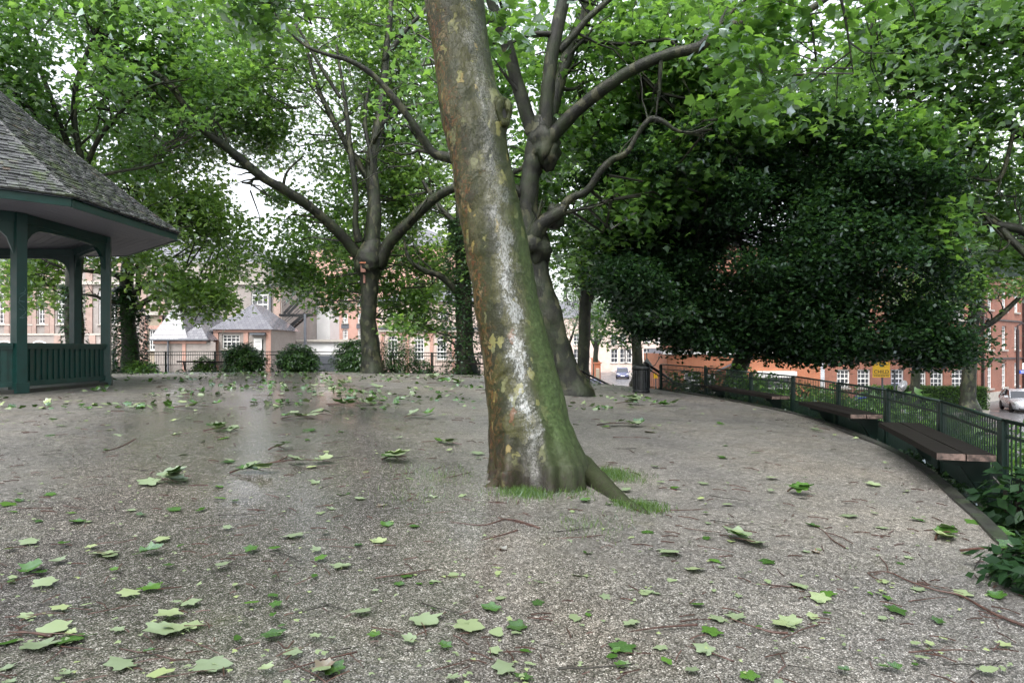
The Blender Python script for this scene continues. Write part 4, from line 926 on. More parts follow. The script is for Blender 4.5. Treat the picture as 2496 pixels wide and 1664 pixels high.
# ================================================================== cars
def car(loc, rz, paint, label, L=4.1, W=1.72, H=1.42, group=None):
    root = empty('parked_car', (loc[0], loc[1], STREET+0.0), rz, label=label, cat='car')
    # x forward, stations from nose to tail: (x, half width, z bottom, z shoulder)
    st = [(0.50, 0.60, 0.30, 0.52), (0.485, 0.78, 0.22, 0.62), (0.44, 0.92, 0.18, 0.70), (0.36, 0.98, 0.17, 0.78), (0.24, 1.0, 0.17, 0.86), (0.18, 1.0, 0.17, 0.90), (0.0, 1.0, 0.17, 0.92), (-0.2, 1.0, 0.17, 0.94), (-0.36, 0.98, 0.17, 0.95), (-0.45, 0.93, 0.20, 0.94), (-0.49, 0.82, 0.26, 0.90), (-0.50, 0.70, 0.34, 0.80)]
    mb = MB(); V = []
    for (x, hw, zb, zs) in st:
        w = hw*W/2; ring = [(0, zb), (w*0.85, zb), (w*0.97, zb+0.08), (w, zb+(zs-zb)*0.5), (w*0.985, zs-0.06), (w*0.92, zs), (w*0.5, zs+0.035), (0, zs+0.045)]
        ring = ring+[(-a, b) for a, b in ring[-2:0:-1]]; V += [(x*L, a, b) for a, b in ring]
    n = 14; Fc = [(i*n+k, i*n+(k+1) % n, (i+1)*n+(k+1) % n, (i+1)*n+k) for i in range(len(st)-1) for k in range(n)]
    Fc += [tuple(range(n-1, -1, -1)), tuple((len(st)-1)*n+k for k in range(n))]
    mb.add(V, Fc); body = mb.obj('body', M[paint], root, smooth=True)
    gs = [(0.235, 0.90, 0.88, 0.02), (0.10, 0.80, 0.915, 0.78), (0.02, 0.77, 0.92, 0.97), (-0.2, 0.76, 0.94, 1.0), (-0.36, 0.74, 0.95, 0.86), (-0.47, 0.82, 0.93, 0.05)]
    g = MB(); V = []; HH = H-0.94
    for (x, hw, zs, f) in gs:
        zt = zs+HH*f; wt = W/2*hw; wb = W/2*0.93
        V += [(x*L, wb, zs-0.02), (x*L, wt*(1-0.0*f), zt-0.03*f), (x*L, wt*0.6, zt), (x*L, -wt*0.6, zt), (x*L, -wt, zt-0.03*f), (x*L, -wb, zs-0.02)]
    Fc = [(i*6+k, i*6+k+1, (i+1)*6+k+1, (i+1)*6+k) for i in range(len(gs)-1) for k in range(5)]
    g.add(V, Fc); g.obj('glasshouse', M['glass'], root, smooth=False)
    r = MB(); V = []
    for (x, hw, zs, f) in gs[1:5]:
        zt = zs+HH*f+0.012; wt = W/2*hw*1.01
        V += [(x*L, wt, zt-0.035*f), (x*L, wt*0.6, zt), (x*L, -wt*0.6, zt), (x*L, -wt, zt-0.035*f)]
    r.add(V, [(i*4+k, i*4+k+1, (i+1)*4+k+1, (i+1)*4+k) for i in range(3) for k in range(3)]); r.obj('roof', M[paint], root, smooth=True)
    for s in (1, -1):
        for (i, j, wd) in ((0, 1, 0.07), (4, 5, 0.16)):
            a, b = gs[i], gs[j]; q = MB()
            q.bar((a[0]*L, s*W/2*a[1], a[2]+HH*a[3]), (b[0]*L, s*W/2*b[1], b[2]+HH*b[3]), 0.05, wd); q.obj('pillar', M[paint], root)
        q = MB(); q.bar((-0.08*L, s*W/2*0.93, 0.92), (-0.1*L, s*W/2*0.775, 0.93+HH*0.97), 0.04, 0.09); q.obj('pillar', M['dark_rubber'], root)
        q = MB(); q.box((0.19*L, s*(W/2+0.10), 0.98), (0.12, 0.2, 0.14)); q.obj('wing_mirror', M[paint], root)
        q = MB(); q.lathe((0, 0, 0), [(0.02, 0.06), (0.10, 0.045), (0.13, 0)], 12, 'Y'); o = q.obj('headlight', M['headlight'], root, smooth=True); o.location = (0.462*L, s*W*0.37, 0.63); o.rotation_euler = (0, 0, R(-90-s*-22)); o.scale = (1.5, 1, 0.85)
        q = MB(); q.box((-0.485*L, s*W*0.40, 0.80), (0.1, 0.22, 0.2)); q.obj('tail_light', M['tail'], root)
        for xx in (0.315, -0.30):
            wl = empty_part('wheel', root, (xx*L, s*(W/2-0.09), 0.31))
            q = MB(); q.lathe((0, 0, 0), [(0.2, -0.10), (0.29, -0.10), (0.31, -0.06), (0.31, 0.06), (0.29, 0.10), (0.2, 0.10)], 20, 'Y'); q.obj('tyre', M['dark_rubber'], wl, smooth=True)
            q = MB(); q.lathe((0, s*0.06, 0), [(0.04, -0.02), (0.21, -0.02), (0.21, 0.02), (0.05, 0.03)], 14, 'Y'); q.obj('rim', M['chrome'], wl)
    q = MB(); q.box((0.487*L, 0, 0.60), (0.06, 0.72, 0.075)); q.obj('grille', M['dark_rubber'], root); q = MB(); q.box((0.498*L, 0, 0.61), (0.05, 0.14, 0.09)); q.obj('badge', M['chrome'], root)
    q = MB(); q.box((0.503*L, 0, 0.43), (0.02, 0.52, 0.11)); q.obj('number_plate', M['white_paint'], root)
    q = MB(); q.box((0.49*L, 0, 0.29), (0.06, 1.1, 0.10)); q.obj('lower_intake', M['dark_rubber'], root)
    q = MB(); q.box((0, 0, 0.24), (L*0.86, W*0.8, 0.16)); q.obj('underbody', M['dark_rubber'], root)
def empty_part(name, parent, loc):
    o = bpy.data.objects.new(name, None); link(o, parent); o.location = loc; return o
M['tail'] = simple('tail', (0.35, 0.01, 0.01), 0.2, 0.1)
def at_street(u, v): d = (EYE-STREET)*F/(v-849); return ((u-1248)/F*d, d)
c1 = at_street(2488, 1001); car(c1, R(-90-24), 'silver_paint', 'silver hatchback parked on the road below the railing')
c2 = at_street(1517, 922); car(c2, R(-90-8), 'blue_grey_paint', 'blue grey car parked far down the side street', H=1.5)
c3 = at_street(1555, 917); car(c3, R(-90-4), 'silver_paint', 'pale car behind the blue grey one, half hidden by the bin', H=1.6)
c4 = at_street(1612, 955); car((c4[0]+0.6, c4[1]), R(-95), 'blue_paint', 'bright blue car glimpsed through the railing past the bin')
c5 = at_street(2150, 985); car((c5[0], c5[1]), R(175), 'blue_paint', 'blue car parked below the yellow sign')
c6 = at_street(1440, 966); car((c6[0]+0.2, c6[1]+2), R(-80), 'blue_grey_paint', 'dark car roof showing between two trunks by the steps')
# ================================================================== foliage
def _tmpl(b, cz=0.06):
    b = [(x, y) for x, y in b]; n = len(b); V = [(0, 0.38, cz)]+[(x, y, -0.10*abs(x)**1.2*1.6-0.05*y*y) for x, y in b]
    return np.array(V), np.array([(0, 1+i, 1+(i+1) % n) for i in range(n)])
LOBED = _tmpl([(0, 0), (-0.44, 0.06), (-0.35, 0.29), (-0.56, 0.58), (-0.28, 0.66), (0, 1.02), (0.28, 0.66), (0.56, 0.58), (0.35, 0.29), (0.44, 0.06)])
STAR = (np.array([(0, 0, 0), (-0.54, 0.28, -0.08), (-0.22, 0.52, 0.02), (0, 1.0, -0.06), (0.22, 0.52, 0.02), (0.54, 0.28, -0.08)]), np.array([(0, 2, 1), (0, 4, 2), (2, 4, 3), (0, 5, 4)]))
OVAL = (np.array([(0, 0, 0), (-0.3, 0.45, -0.05), (0, 1.0, -0.06), (0.3, 0.45, -0.05)]), np.array([(0, 2, 1), (0, 3, 2)]))
LANCE = (np.array([(0, 0, 0), (-0.16, 0.45, -0.04), (0, 1.0, -0.12), (0.16, 0.45, -0.04)]), np.array([(0, 2, 1), (0, 3, 2)]))
BLADE = (np.array([(-0.03, 0, 0), (0.03, 0, 0), (0.0, 0.0, 1.0)]), np.array([(0, 1, 2)]))
def unit(a): return a/np.maximum(np.linalg.norm(a, axis=-1, keepdims=True), 1e-9)
def leaf_arrays(pos, size, tmpl, tilt=0.55, droop=0.25, outward=None):
    n = len(pos); TV, TT = tmpl
    nrm = unit(np.array([0, 0, 1.0])+rng.normal(0, tilt, (n, 3)))
    d = rng.normal(0, 1, (n, 3)); d[:, 2] = d[:, 2]*0.3-droop*1.5
    if outward is not None: d = d+outward*0.8; nrm = unit(nrm+outward*0.7)
    d = unit(d-nrm*np.sum(d*nrm, 1, keepdims=True)); b = np.cross(d, nrm)
    s = size[:, None, None]
    V = pos[:, None, :]+s*(TV[None, :, 0:1]*b[:, None, :]+TV[None, :, 1:2]*d[:, None, :]+TV[None, :, 2:3]*nrm[:, None, :])
    T = TT[None]+(np.arange(n)*len(TV))[:, None, None]
    return V.reshape(-1, 3), T.reshape(-1, 3)
def join(parts):
    V = []; T = []; o = 0
    for v, t in parts: V.append(v); T.append(t+o); o += len(v)
    return np.concatenate(V), np.concatenate(T)
def in_view(p, m=0.22):
    y = np.maximum(p[:, 1], 0.2); u = 1248+p[:, 0]/y*F; v = 849-(p[:, 2]-EYE)/y*F
    return (p[:, 1] > 0.6) & (u > -2496*m) & (u < 2496*(1+m)) & (v > -1664*m) & (v < 1664*(1+m))
def lobe_points(lobes, clump=0.55, thr=-0.25):
    out = []
    for (c, r, n) in lobes:
        c = np.array(c, float); r = np.array(r, float); k = 0; acc = []; it = 0
        while k < n:
            m = (n-k)*3+20; d = unit(rng.normal(size=(m, 3))); rad = rng.uniform(0.12, 1.0, (m, 1))**0.45
            rad = rad*(1+0.10*noise3(d*3+c, 1.0)[:, None]); p = c+d*rad*r
            it += 1; ok = noise3(p, clump) > (thr if it < 5 else -9); p = p[ok][:n-k]; acc.append(p); k += len(p)
        out.append(np.concatenate(acc))
    return np.concatenate(out)
def crown_mesh(cl, mat, per=10, spread=0.42, size=(0.13, 0.23), near=14.0, tilt=0.55, tmpl=None, name='crown', droop=0.25, flat=0.5):
    vis = in_view(cl); parts = []
    def make(c, per, sz, tm):
        if len(c) == 0: return
        n = len(c)*per; base = np.repeat(c, per, 0); off = rng.normal(0, spread, (n, 3)); off[:, 2] *= flat
        parts.append(leaf_arrays(base+off, rng.uniform(sz[0], sz[1], n), tm, tilt, droop))
    dist = np.linalg.norm(cl-np.array([0, 0, EYE]), axis=1)
    if tmpl is None:
        make(cl[vis & (dist < near)], per, size, LOBED); make(cl[vis & (dist >= near)], per, size, STAR)
        make(cl[~vis], max(2, per//4), (size[0]*2, size[1]*2), STAR)
    else: make(cl, per, size, tmpl)
    V, T = join(parts); return np_mesh(name, V, T, mat)
def limb_pts(spec, n=8):
    """spec: (u, v, d, width px) -> smoothed world points and radii"""
    pts = [np.array(list(P(u, v, d))+[w*0.5*d/F]) for (u, v, d, w) in spec]
    c = catmull(pts, n); return [Vector(p[:3]) for p in c], [max(0.006, p[3]) for p in c]
def limb_obj(name, parent, pts, rad, off, mat, seg=10, knob=0.06):
    ph = random.random()*9
    mb = MB(); loc = [p-off for p in pts]
    # small wander so the limb is not a clean tube
    for i in range(1, len(loc)-1): loc[i] = loc[i]+Vector((noise3((i*0.07, ph, 0)), noise3((i*0.07, 0, ph)), noise3((0, i*0.07, ph))))*rad[i]*0.09
    mb.tube(loc, rad, seg, True); A = np.array(mb.v); n = len(loc); C3 = np.repeat(np.array([list(p) for p in loc]), seg, 0); rr = np.repeat(np.array(rad), seg)
    d = unit(A-C3); am = (0.9*noise3(A+ph, 1.6/max(0.25, rad[0]*2))+0.6*noise3(A+ph, 5.0))*knob*0.6; A = A+d*(am*rr)[:, None]; mb.v = [tuple(p) for p in A]
    return mb.obj(name, M[mat], parent, smooth=True)
def twig_mesh(limbs, cl, off, nhub=120, r0=0.035, mat='bark_twig', rmax=4.5):
    """branchlets from limbs to hubs, then to leaf clusters in view"""
    mb = MB(); LP = np.array([list(p) for pts, rad in limbs for p in pts]); 
    cv = cl[in_view(cl, 0.05)]
    if len(cv) == 0: return None
    hubs = cv[rng.choice(len(cv), min(nhub, len(cv)), replace=False)]
    def stick(a, b, ra, rb_, seg):
        a = Vector(a); b = Vector(b); m = (a+b)/2+Vector(rng.normal(0, 0.09, 3))*(b-a).length; m2 = a.lerp(b, 0.8)+Vector(rng.normal(0, 0.05, 3))*(b-a).length
        mb.tube([a-off, m-off, m2-off, b-off], [ra, (ra+rb_)/2, rb_*1.1, rb_*0.7], seg, False)
    HL = []; use = np.zeros(len(LP))
    for h in hubs:
        d = np.linalg.norm(LP-h, axis=1)+0.7*np.maximum(0, LP[:, 2]-h[2]+0.3)+use*0.9; j = int(np.argmin(d)); L = np.linalg.norm(LP[j]-h)
        if L > rmax: continue
        use[j] += 1; use[max(0, j-1):j+2] += 0.4
        stick(LP[j], h, min(0.055, r0*(0.6+L/4)), r0*0.35, 5); HL.append(h)
    if HL:
        HL = np.array(HL)
        for c in cv[rng.choice(len(cv), min(len(cv), nhub*4), replace=False)]:
            d = np.linalg.norm(HL-c, axis=1); j = int(np.argmin(d))
            if 0.2 < d[j] < 2.2: stick(HL[j], c, r0*0.36, r0*0.16, 3)
    return mb.mesh('twigs', M[mat])
def side_branches(limbs, base, bark, allp):
    mb = MB(); new = []
    for pts, rad in limbs:
        n = len(pts); L = sum((pts[i+1]-pts[i]).length for i in range(n-1))
        for _ in range(int(min(9, 2+L*0.9))):
            i = rng.integers(int(n*0.25), n-1); t = (pts[i+1]-pts[i]).normalized(); r0 = rad[i]*rng.uniform(0.28, 0.5); ln = rng.uniform(0.9, 2.6)*(0.6+0.4*min(1, rad[i]/0.12))
            d = (t*0.7+Vector(rng.normal(0, 0.6, 3))+Vector((0, 0, 0.25))).normalized(); p = pts[i].copy(); q = [p.copy()]
            for k in range(6):
                d = (d+Vector(rng.normal(0, 0.22, 3))+Vector((0, 0, 0.03))).normalized(); p = p+d*(ln/6); q.append(p.copy())
            rr = [max(0.006, r0*(1-0.14*k)) for k in range(7)]; mb.tube([x-base for x in q], rr, 6, False); new.append((q, rr))
            for _k in range(2):
                j = int(rng.integers(2, 6)); d2 = (d+Vector(rng.normal(0, 0.7, 3))).normalized(); e = [q[j], q[j]+d2*ln*0.2+Vector(rng.normal(0, 0.04, 3)), q[j]+d2*ln*0.42]
                mb.tube([x-base for x in e], [rr[j]*0.6, rr[j]*0.45, 0.005], 5, False); new.append((e, [0.01]*3))
    allp.extend(new); return mb.mesh('side_branches', M[bark], True)
def tree(name, label, base, trunk, limbs, lobes, leaf='leaf', bark='bark', per=10, spread=0.42, size=(0.19, 0.33), nhub=120, clump=0.55, thr=-0.25, seg=16, tmpl=None, cat='tree', r0=0.035, tilt=0.55, group=None, flat=0.5, droop=0.25, dens=1.55, sideb=True):
    base = Vector(base); root = empty(name, base, label=label, cat=cat)
    if group: root['group'] = group
    allp = []
    if trunk:
        pts, rad = limb_pts(trunk); fl = []
        L0 = pts[0].z
        for i, p in enumerate(pts):
            h = p.z-base.z; rad[i] *= 1+0.42*math.exp(-max(h, 0)/0.35)
        limb_obj('trunk', root, pts, rad, base, bark, 22, 0.10); allp.append((pts, rad))
    for sp in limbs:
        pts, rad = limb_pts(sp); limb_obj('branch', root, pts, rad, base, bark, 9 if rad[0] > 0.08 else 6); allp.append((pts, rad))
    if sideb and allp: mesh_obj('side_branches', side_branches(allp[1:] if trunk else allp, base, bark, allp), root, kind='stuff')
    cl = lobe_points([(c, r, int(n*dens)) for (c, r, n) in lobes], clump, thr)
    cm = crown_mesh(cl, M[leaf], per, spread, size, tmpl=tmpl, tilt=tilt, flat=flat, droop=droop); cm.transform(Matrix.Translation(-base)); mesh_obj('crown', cm, root)
    if nhub:
        tm = twig_mesh(allp if allp else [([base], [0.1])], cl, base, nhub, r0)
        if tm: mesh_obj('twigs', tm, root, kind='stuff')
    return root
def foot(u, v, d): return P(u, v, d)

# ------------------------------------------------------------------ the big leaning plane tree in front
def main_tree():
    E = [(0, 1036, 1180), (100, 1053, 1191), (200, 1063, 1207), (260, 1068, 1222), (330, 1085, 1236), (400, 1098, 1245), (450, 1105, 1257), (500, 1115, 1268), (560, 1127, 1282), (650, 1141, 1299), (750, 1153, 1318), (850, 1169, 1340), (900, 1174, 1354), (950, 1181, 1366), (1000, 1189, 1378), (1050, 1192, 1390), (1100, 1196, 1404), (1150, 1199, 1418), (1185, 1196, 1428)]
    E = E[::-1]; b0 = on_ground(1300, 1178); D0 = b0.y; ctr = []
    for (v, a, b) in E:
        f = (1185-v)/1185.0; d = D0+0.28+1.35*f; ctr.append((P((a+b)/2, v, d), (b-a)/2*d/F))
    # above the frame
    last = ctr[-1][0]; r = ctr[-1][1]
    ctr += [(last+Vector((-0.16, 0.3, 1.0)), r*0.95), (last+Vector((-0.28, 0.5, 2.0)), r*0.92), (last+Vector((-0.3, 0.7, 3.0)), r*0.85)]
    ctr = [(ctr[0][0]+Vector((0.02, 0, -0.35)), ctr[0][1]*1.05)]+ctr
    base = Vector((ctr[1][0].x, ctr[1][0].y, b0.z)); root = empty('plane_tree', base, label='big leaning plane tree with wet mottled bark in front', cat='tree')
    c = catmull([np.array(list(p)+[rr]) for p, rr in ctr], 14); n = len(c); S = 112
    Pn = np.array([q[:3] for q in c]); Rr = np.array([q[3] for q in c]); V = []
    T = np.gradient(Pn, axis=0); T = unit(T); X = unit(np.array([1.0, 0, 0])-T*T[:, :1]); Y = np.cross(T, X)
    ang = 2*PI*np.arange(S)/S; ca, sa = np.cos(ang), np.sin(ang)
    dirs = X[:, None, :]*ca[None, :, None]+Y[:, None, :]*sa[None, :, None]
    h = (Pn[:, 2]-b0.z)[:, None]
    Q = Pn[:, None, :]+dirs*Rr[:, None, None]
    q2 = Q.reshape(-1, 3)
    nz = (0.016*noise3(q2*np.array([1, 1, 0.45]), 1.5)+0.008*noise3(q2*np.array([1, 1, 0.6]), 4.5)+0.004*noise3(q2*np.array([1, 1, 1.3])+0.3*noise3(q2, 3.0)[:, None], 11.0)).reshape(n, S)*0.75
    # flutes and root flare low down
    fl = np.exp(-np.maximum(h, 0)/0.33); flute = fl*(0.05+0.06*np.sin(5*ang+0.6)[None]+0.045*np.sin(9*ang+2.2)[None]+0.03*np.sin(17*ang)[None])
    def lump(u, v, amp, su, sv):   # burl given by image place
        k = int(np.argmin(np.abs((849-v)/F*(D0+1.2)+EYE-Pn[:, 2]))); cx = P(u, v, Pn[k, 1]-Rr[k]*0.6); d = np.linalg.norm((Q-np.array(cx))/np.array([su, su, sv]), axis=2); return amp*np.exp(-d*d)
    bump = lump(1226, 262, 0.15, 0.13, 0.22)+lump(1235, 300, 0.05, 0.10, 0.10)-lump(1224, 285, 0.10, 0.035, 0.10)+lump(1190, 1052, 0.05, 0.07, 0.10)+lump(1200, 225, 0.03, 0.12, 0.2)-lump(1300, 1130, 0.10, 0.05, 0.35)-lump(1345, 1120, 0.08, 0.04, 0.3)
    Q = Q+dirs*(nz+flute+bump)[:, :, None]
    tri = []
    idx = np.arange(n*S).reshape(n, S); a = idx[:-1]; b = np.roll(idx, -1, 1)[:-1]; cc = np.roll(idx, -1, 1)[1:]; d = idx[1:]
    T1 = np.stack([a, b, cc], -1).reshape(-1, 3); T2 = np.stack([a, cc, d], -1).reshape(-1, 3)
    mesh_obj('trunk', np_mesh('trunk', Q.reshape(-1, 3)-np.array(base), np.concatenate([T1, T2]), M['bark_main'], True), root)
    # old pruning knot with a dark hollow
    kc = P(1228, 272, D0+0.28+1.35*(1185-272)/1185.0-0.30); kn = Vector((0.62, -0.75, 0.05)).normalized(); kx = Vector((0, 0, 1)).cross(kn).normalized(); kz = kn.cross(kx)
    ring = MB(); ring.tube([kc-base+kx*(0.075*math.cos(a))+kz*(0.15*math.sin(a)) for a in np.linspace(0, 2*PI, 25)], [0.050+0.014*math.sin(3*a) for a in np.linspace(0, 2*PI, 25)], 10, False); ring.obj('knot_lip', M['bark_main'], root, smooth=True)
    hol = MB(); hol.prism([(0.06*math.cos(a), 0.13*math.sin(a)) for a in np.linspace(0, 2*PI, 17)[:-1]], lambda p, q, e: kc-base+kx*p+kz*q+kn*e, -0.10, 0.012); hol.obj('knot_hollow', M['bark_twig'], root)
    # surface roots
    def root_limb(us, r0):
        pts = [on_ground(u, v) for (u, v) in us]; k = len(pts); pc = catmull([np.array(list(p+Vector((0, 0, 0.09*(1-i/(k-1))**1.5-0.045-0.005*i/(k-1))))+[r0*(1-0.72*i/(k-1))]) for i, p in enumerate(pts)], 8)
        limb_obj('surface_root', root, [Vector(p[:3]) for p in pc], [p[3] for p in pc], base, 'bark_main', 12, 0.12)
    root_limb([(1385, 1120), (1440, 1166), (1490, 1200), (1532, 1226), (1580, 1250)], 0.17); root_limb([(1395, 1120), (1440, 1140), (1478, 1166)], 0.12)
    root_limb([(1240, 1165), (1205, 1182), (1168, 1186)], 0.10); root_limb([(1290, 1175), (1312, 1192), (1330, 1203)], 0.08)
    top = ctr[-1][0]; L = []
    for (dx, dy, dz, l) in ((-3.5, 1.5, 2.5, 1), (3.2, 0.5, 2.6, 1), (0.3, 3.5, 3, 1), (-1, -3.2, 2.5, 1), (2, -2.5, 3.2, 1)):
        pts = [top+Vector((0, 0, -0.4)), top+Vector((dx*0.4, dy*0.4, dz*0.55)), top+Vector((dx, dy, dz)), top+Vector((dx*1.7, dy*1.7, dz*1.25))]
        pc = catmull([np.array(list(p)+[0.2*(1-0.22*i)]) for i, p in enumerate(pts)], 6); pp = [Vector(p[:3]) for p in pc]; rr = [p[3] for p in pc]
        limb_obj('branch', root, pp, rr, base, 'bark', 9); L.append((pp, rr))
    # drooping outer branches that carry the leaves seen close at the top of the picture
    for sp in ([(1150, -150, 9.3, 22), (1190, -60, 9.6, 15), (1215, -10, 9.8, 9), (1228, 40, 10, 5)], [(560, -260, 12, 20), (660, -120, 12.2, 12), (720, -20, 12.5, 7), (760, 60, 12.6, 4)],
               [(1700, -260, 11, 22), (1850, -120, 11.2, 14), (1960, 0, 11.2, 8), (1990, 150, 11.3, 4)], [(2100, -260, 12, 18), (2150, -80, 12, 10), (2120, 80, 12, 5)], [(1980, -200, 10.5, 14), (2050, 0, 10.6, 8), (2080, 180, 10.8, 3)]):
        pp, rr = limb_pts(sp); limb_obj('branch', root, pp, rr, base, 'bark', 6); L.append((pp, rr))
    lobes = [((-0.8, 8.5, 12.4), (8.5, 6.5, 4.2), 620)]
    for (u, v, d, rx, rz, k) in ((1232, 55, 10, 0.30, 0.36, 7), (730, 40, 12.5, 1.1, 0.8, 34), (1965, 130, 11.3, 1.3, 1.3, 34), (2110, 150, 12, 1.4, 1.1, 34), (2010, 40, 11.2, 0.9, 0.7, 26), (1700, -120, 11.5, 1.4, 0.6, 24), (420, -40, 12, 2.0, 0.7, 34), (2300, -20, 12, 1.6, 0.9, 30)):
        lobes.append((P(u, v, d), (rx, rx, rz), k))
    cl = lobe_points([(c, r, int(n*1.5)) for (c, r, n) in lobes], 0.5, -0.6); cm = crown_mesh(cl, M['leaf'], 9, 0.28, (0.14, 0.22), near=14, tilt=0.6); cm.transform(Matrix.Translation(-base)); mesh_obj('crown', cm, root)
    tm = twig_mesh(L, cl, base, 34, 0.016); mesh_obj('twigs', tm, root, kind='stuff')
main_tree()

# ------------------------------------------------------------------ second leaning plane behind it
b2 = on_ground(1395, 962); d2 = b2.y
def k2(*a): return [(u, v, d2+dd, w*0.88) for (u, v, dd, w) in a]
tree('plane_tree', 'second leaning plane tree with knobbly forked trunk behind the first', b2,
     k2((1402, 985, 0, 92), (1392, 950, 0.05, 84), (1372, 890, 0.1, 78), (1350, 830, 0.15, 76), (1330, 760, 0.2, 72), (1311, 690, 0.25, 70), (1297, 610, 0.3, 68), (1288, 540, 0.3, 60), (1285, 480, 0.3, 54), (1292, 430, 0.3, 52), (1308, 380, 0.3, 66), (1320, 340, 0.3, 74), (1322, 300, 0.3, 58)),
     [k2((1300, 330, 0.3, 42), (1288, 290, 0.2, 40), (1262, 200, 0.0, 38), (1238, 110, -0.3, 35), (1205, 20, -0.6, 31), (1170, -120, -1, 24)),
      k2((1325, 330, 0.2, 44), (1332, 240, 0.1, 40), (1345, 140, 0.0, 39), (1362, 50, -0.1, 37), (1380, -40, -0.2, 34), (1400, -220, -0.4, 26)),
      k2((1335, 330, 0.7, 40), (1352, 240, 0.9, 36), (1385, 130, 1.2, 36), (1425, 30, 1.5, 32), (1460, -60, 1.8, 28), (1500, -220, 2, 20)),
      k2((1362, 125, 0.0, 24), (1400, 85, -0.1, 20), (1432, 48, -0.2, 18), (1480, 5, -0.3, 15), (1560, -70, -0.5, 10)),
      k2((1335, 350, 0.0, 46), (1362, 318, -0.2, 40), (1400, 278, -0.5, 37), (1470, 220, -0.9, 35), (1550, 166, -1.3, 33), (1630, 132, -1.6, 31), (1700, 116, -1.9, 29), (1745, 82, -2.1, 29), (1800, 58, -2.3, 27), (1880, 52, -2.6, 23), (1950, 35, -2.8, 21), (2010, 0, -3.0, 18), (2090, -60, -3.2, 12)),
      k2((1290, 620, 0.2, 60), (1306, 575, 0.0, 52), (1325, 545, -0.1, 44), (1352, 528, -0.2, 40), (1376, 512, -0.25, 34)),
      k2((1366, 520, -0.2, 26), (1385, 488, -0.3, 24), (1430, 466, -0.5, 22), (1462, 420, -0.7, 20), (1490, 392, -0.8, 19), (1528, 372, -1.0, 16), (1552, 330, -1.1, 14), (1575, 298, -1.2, 16), (1592, 290, -1.2, 18), (1620, 300, -1.3, 14), (1648, 318, -1.3, 10), (1690, 322, -1.3, 6), (1740, 300, -1.3, 3)),
      k2((1400, 100, 1.2, 12), (1440, 100, 1.0, 11), (1520, 108, 0.8, 11), (1600, 100, 0.6, 10), (1632, 98, 0.5, 9), (1662, 122, 0.4, 8), (1705, 112, 0.3, 6)),
      k2((1285, 480, 0.3, 30), (1180, 420, 0.0, 26), (1095, 386, -0.3, 28), (1062, 378, -0.4, 27), (1040, 352, -0.5, 22), (1008, 305, -0.7, 21), (960, 240, -0.9, 19), (905, 182, -1.1, 16), (850, 150, -1.3, 14), (800, 135, -1.5, 11), (745, 112, -1.7, 9), (690, 60, -1.9, 6), (640, -10, -2, 4)),
      k2((1330, 370, 0.2, 16), (1290, 400, 0.8, 14), (1215, 440, 1.6, 12), (1130, 470, 2, 8))],
     [((4.6, d2+5.0, 10.4), (7.2, 4.6, 5.0), 1150), (P(1560, 420, d2+4.5), (3.2, 2.5, 2.2), 330), (P(1290, 330, d2+6), (2.0, 2, 3.0), 120), (P(1420, 560, d2+4), (1.6, 1.6, 1.2), 70), (P(1720, 250, d2+3), (3.0, 3, 2.4), 330), (P(1680, 400, 20.3), (1.8, 0.9, 1.0), 60), (P(1830, 300, 20.0), (1.7, 0.9, 0.8), 60), (P(1560, 500, 20.6), (1.3, 0.9, 1.1), 50)],
     nhub=150)

def burl(root, p, r, base, n=1):
    mb = MB(); pr = [(r*math.sin(a), -r*math.cos(a)*1.25) for a in np.linspace(0.05, PI-0.05, 15)]; mb.lathe((0, 0, 0), pr, 22); A = np.array(mb.v); A = A*(1+0.13*noise3(A+p.x, 5.0/r*0.3)+0.07*noise3(A+p.y, 14.0/r*0.3))[:, None]
    mb.v = [tuple(x) for x in A+np.array(p-base)]; mb.obj('burl', M['bark'], root, smooth=True)
t2 = [o for o in bpy.data.objects if o.get('label', '').startswith('second leaning')][0]
for (u, v, r) in ((1322, 352, 0.40), (1338, 372, 0.30), (1352, 528, 0.26), (1300, 600, 0.42)): burl(t2, P(u, v, d2+0.12), r, b2)
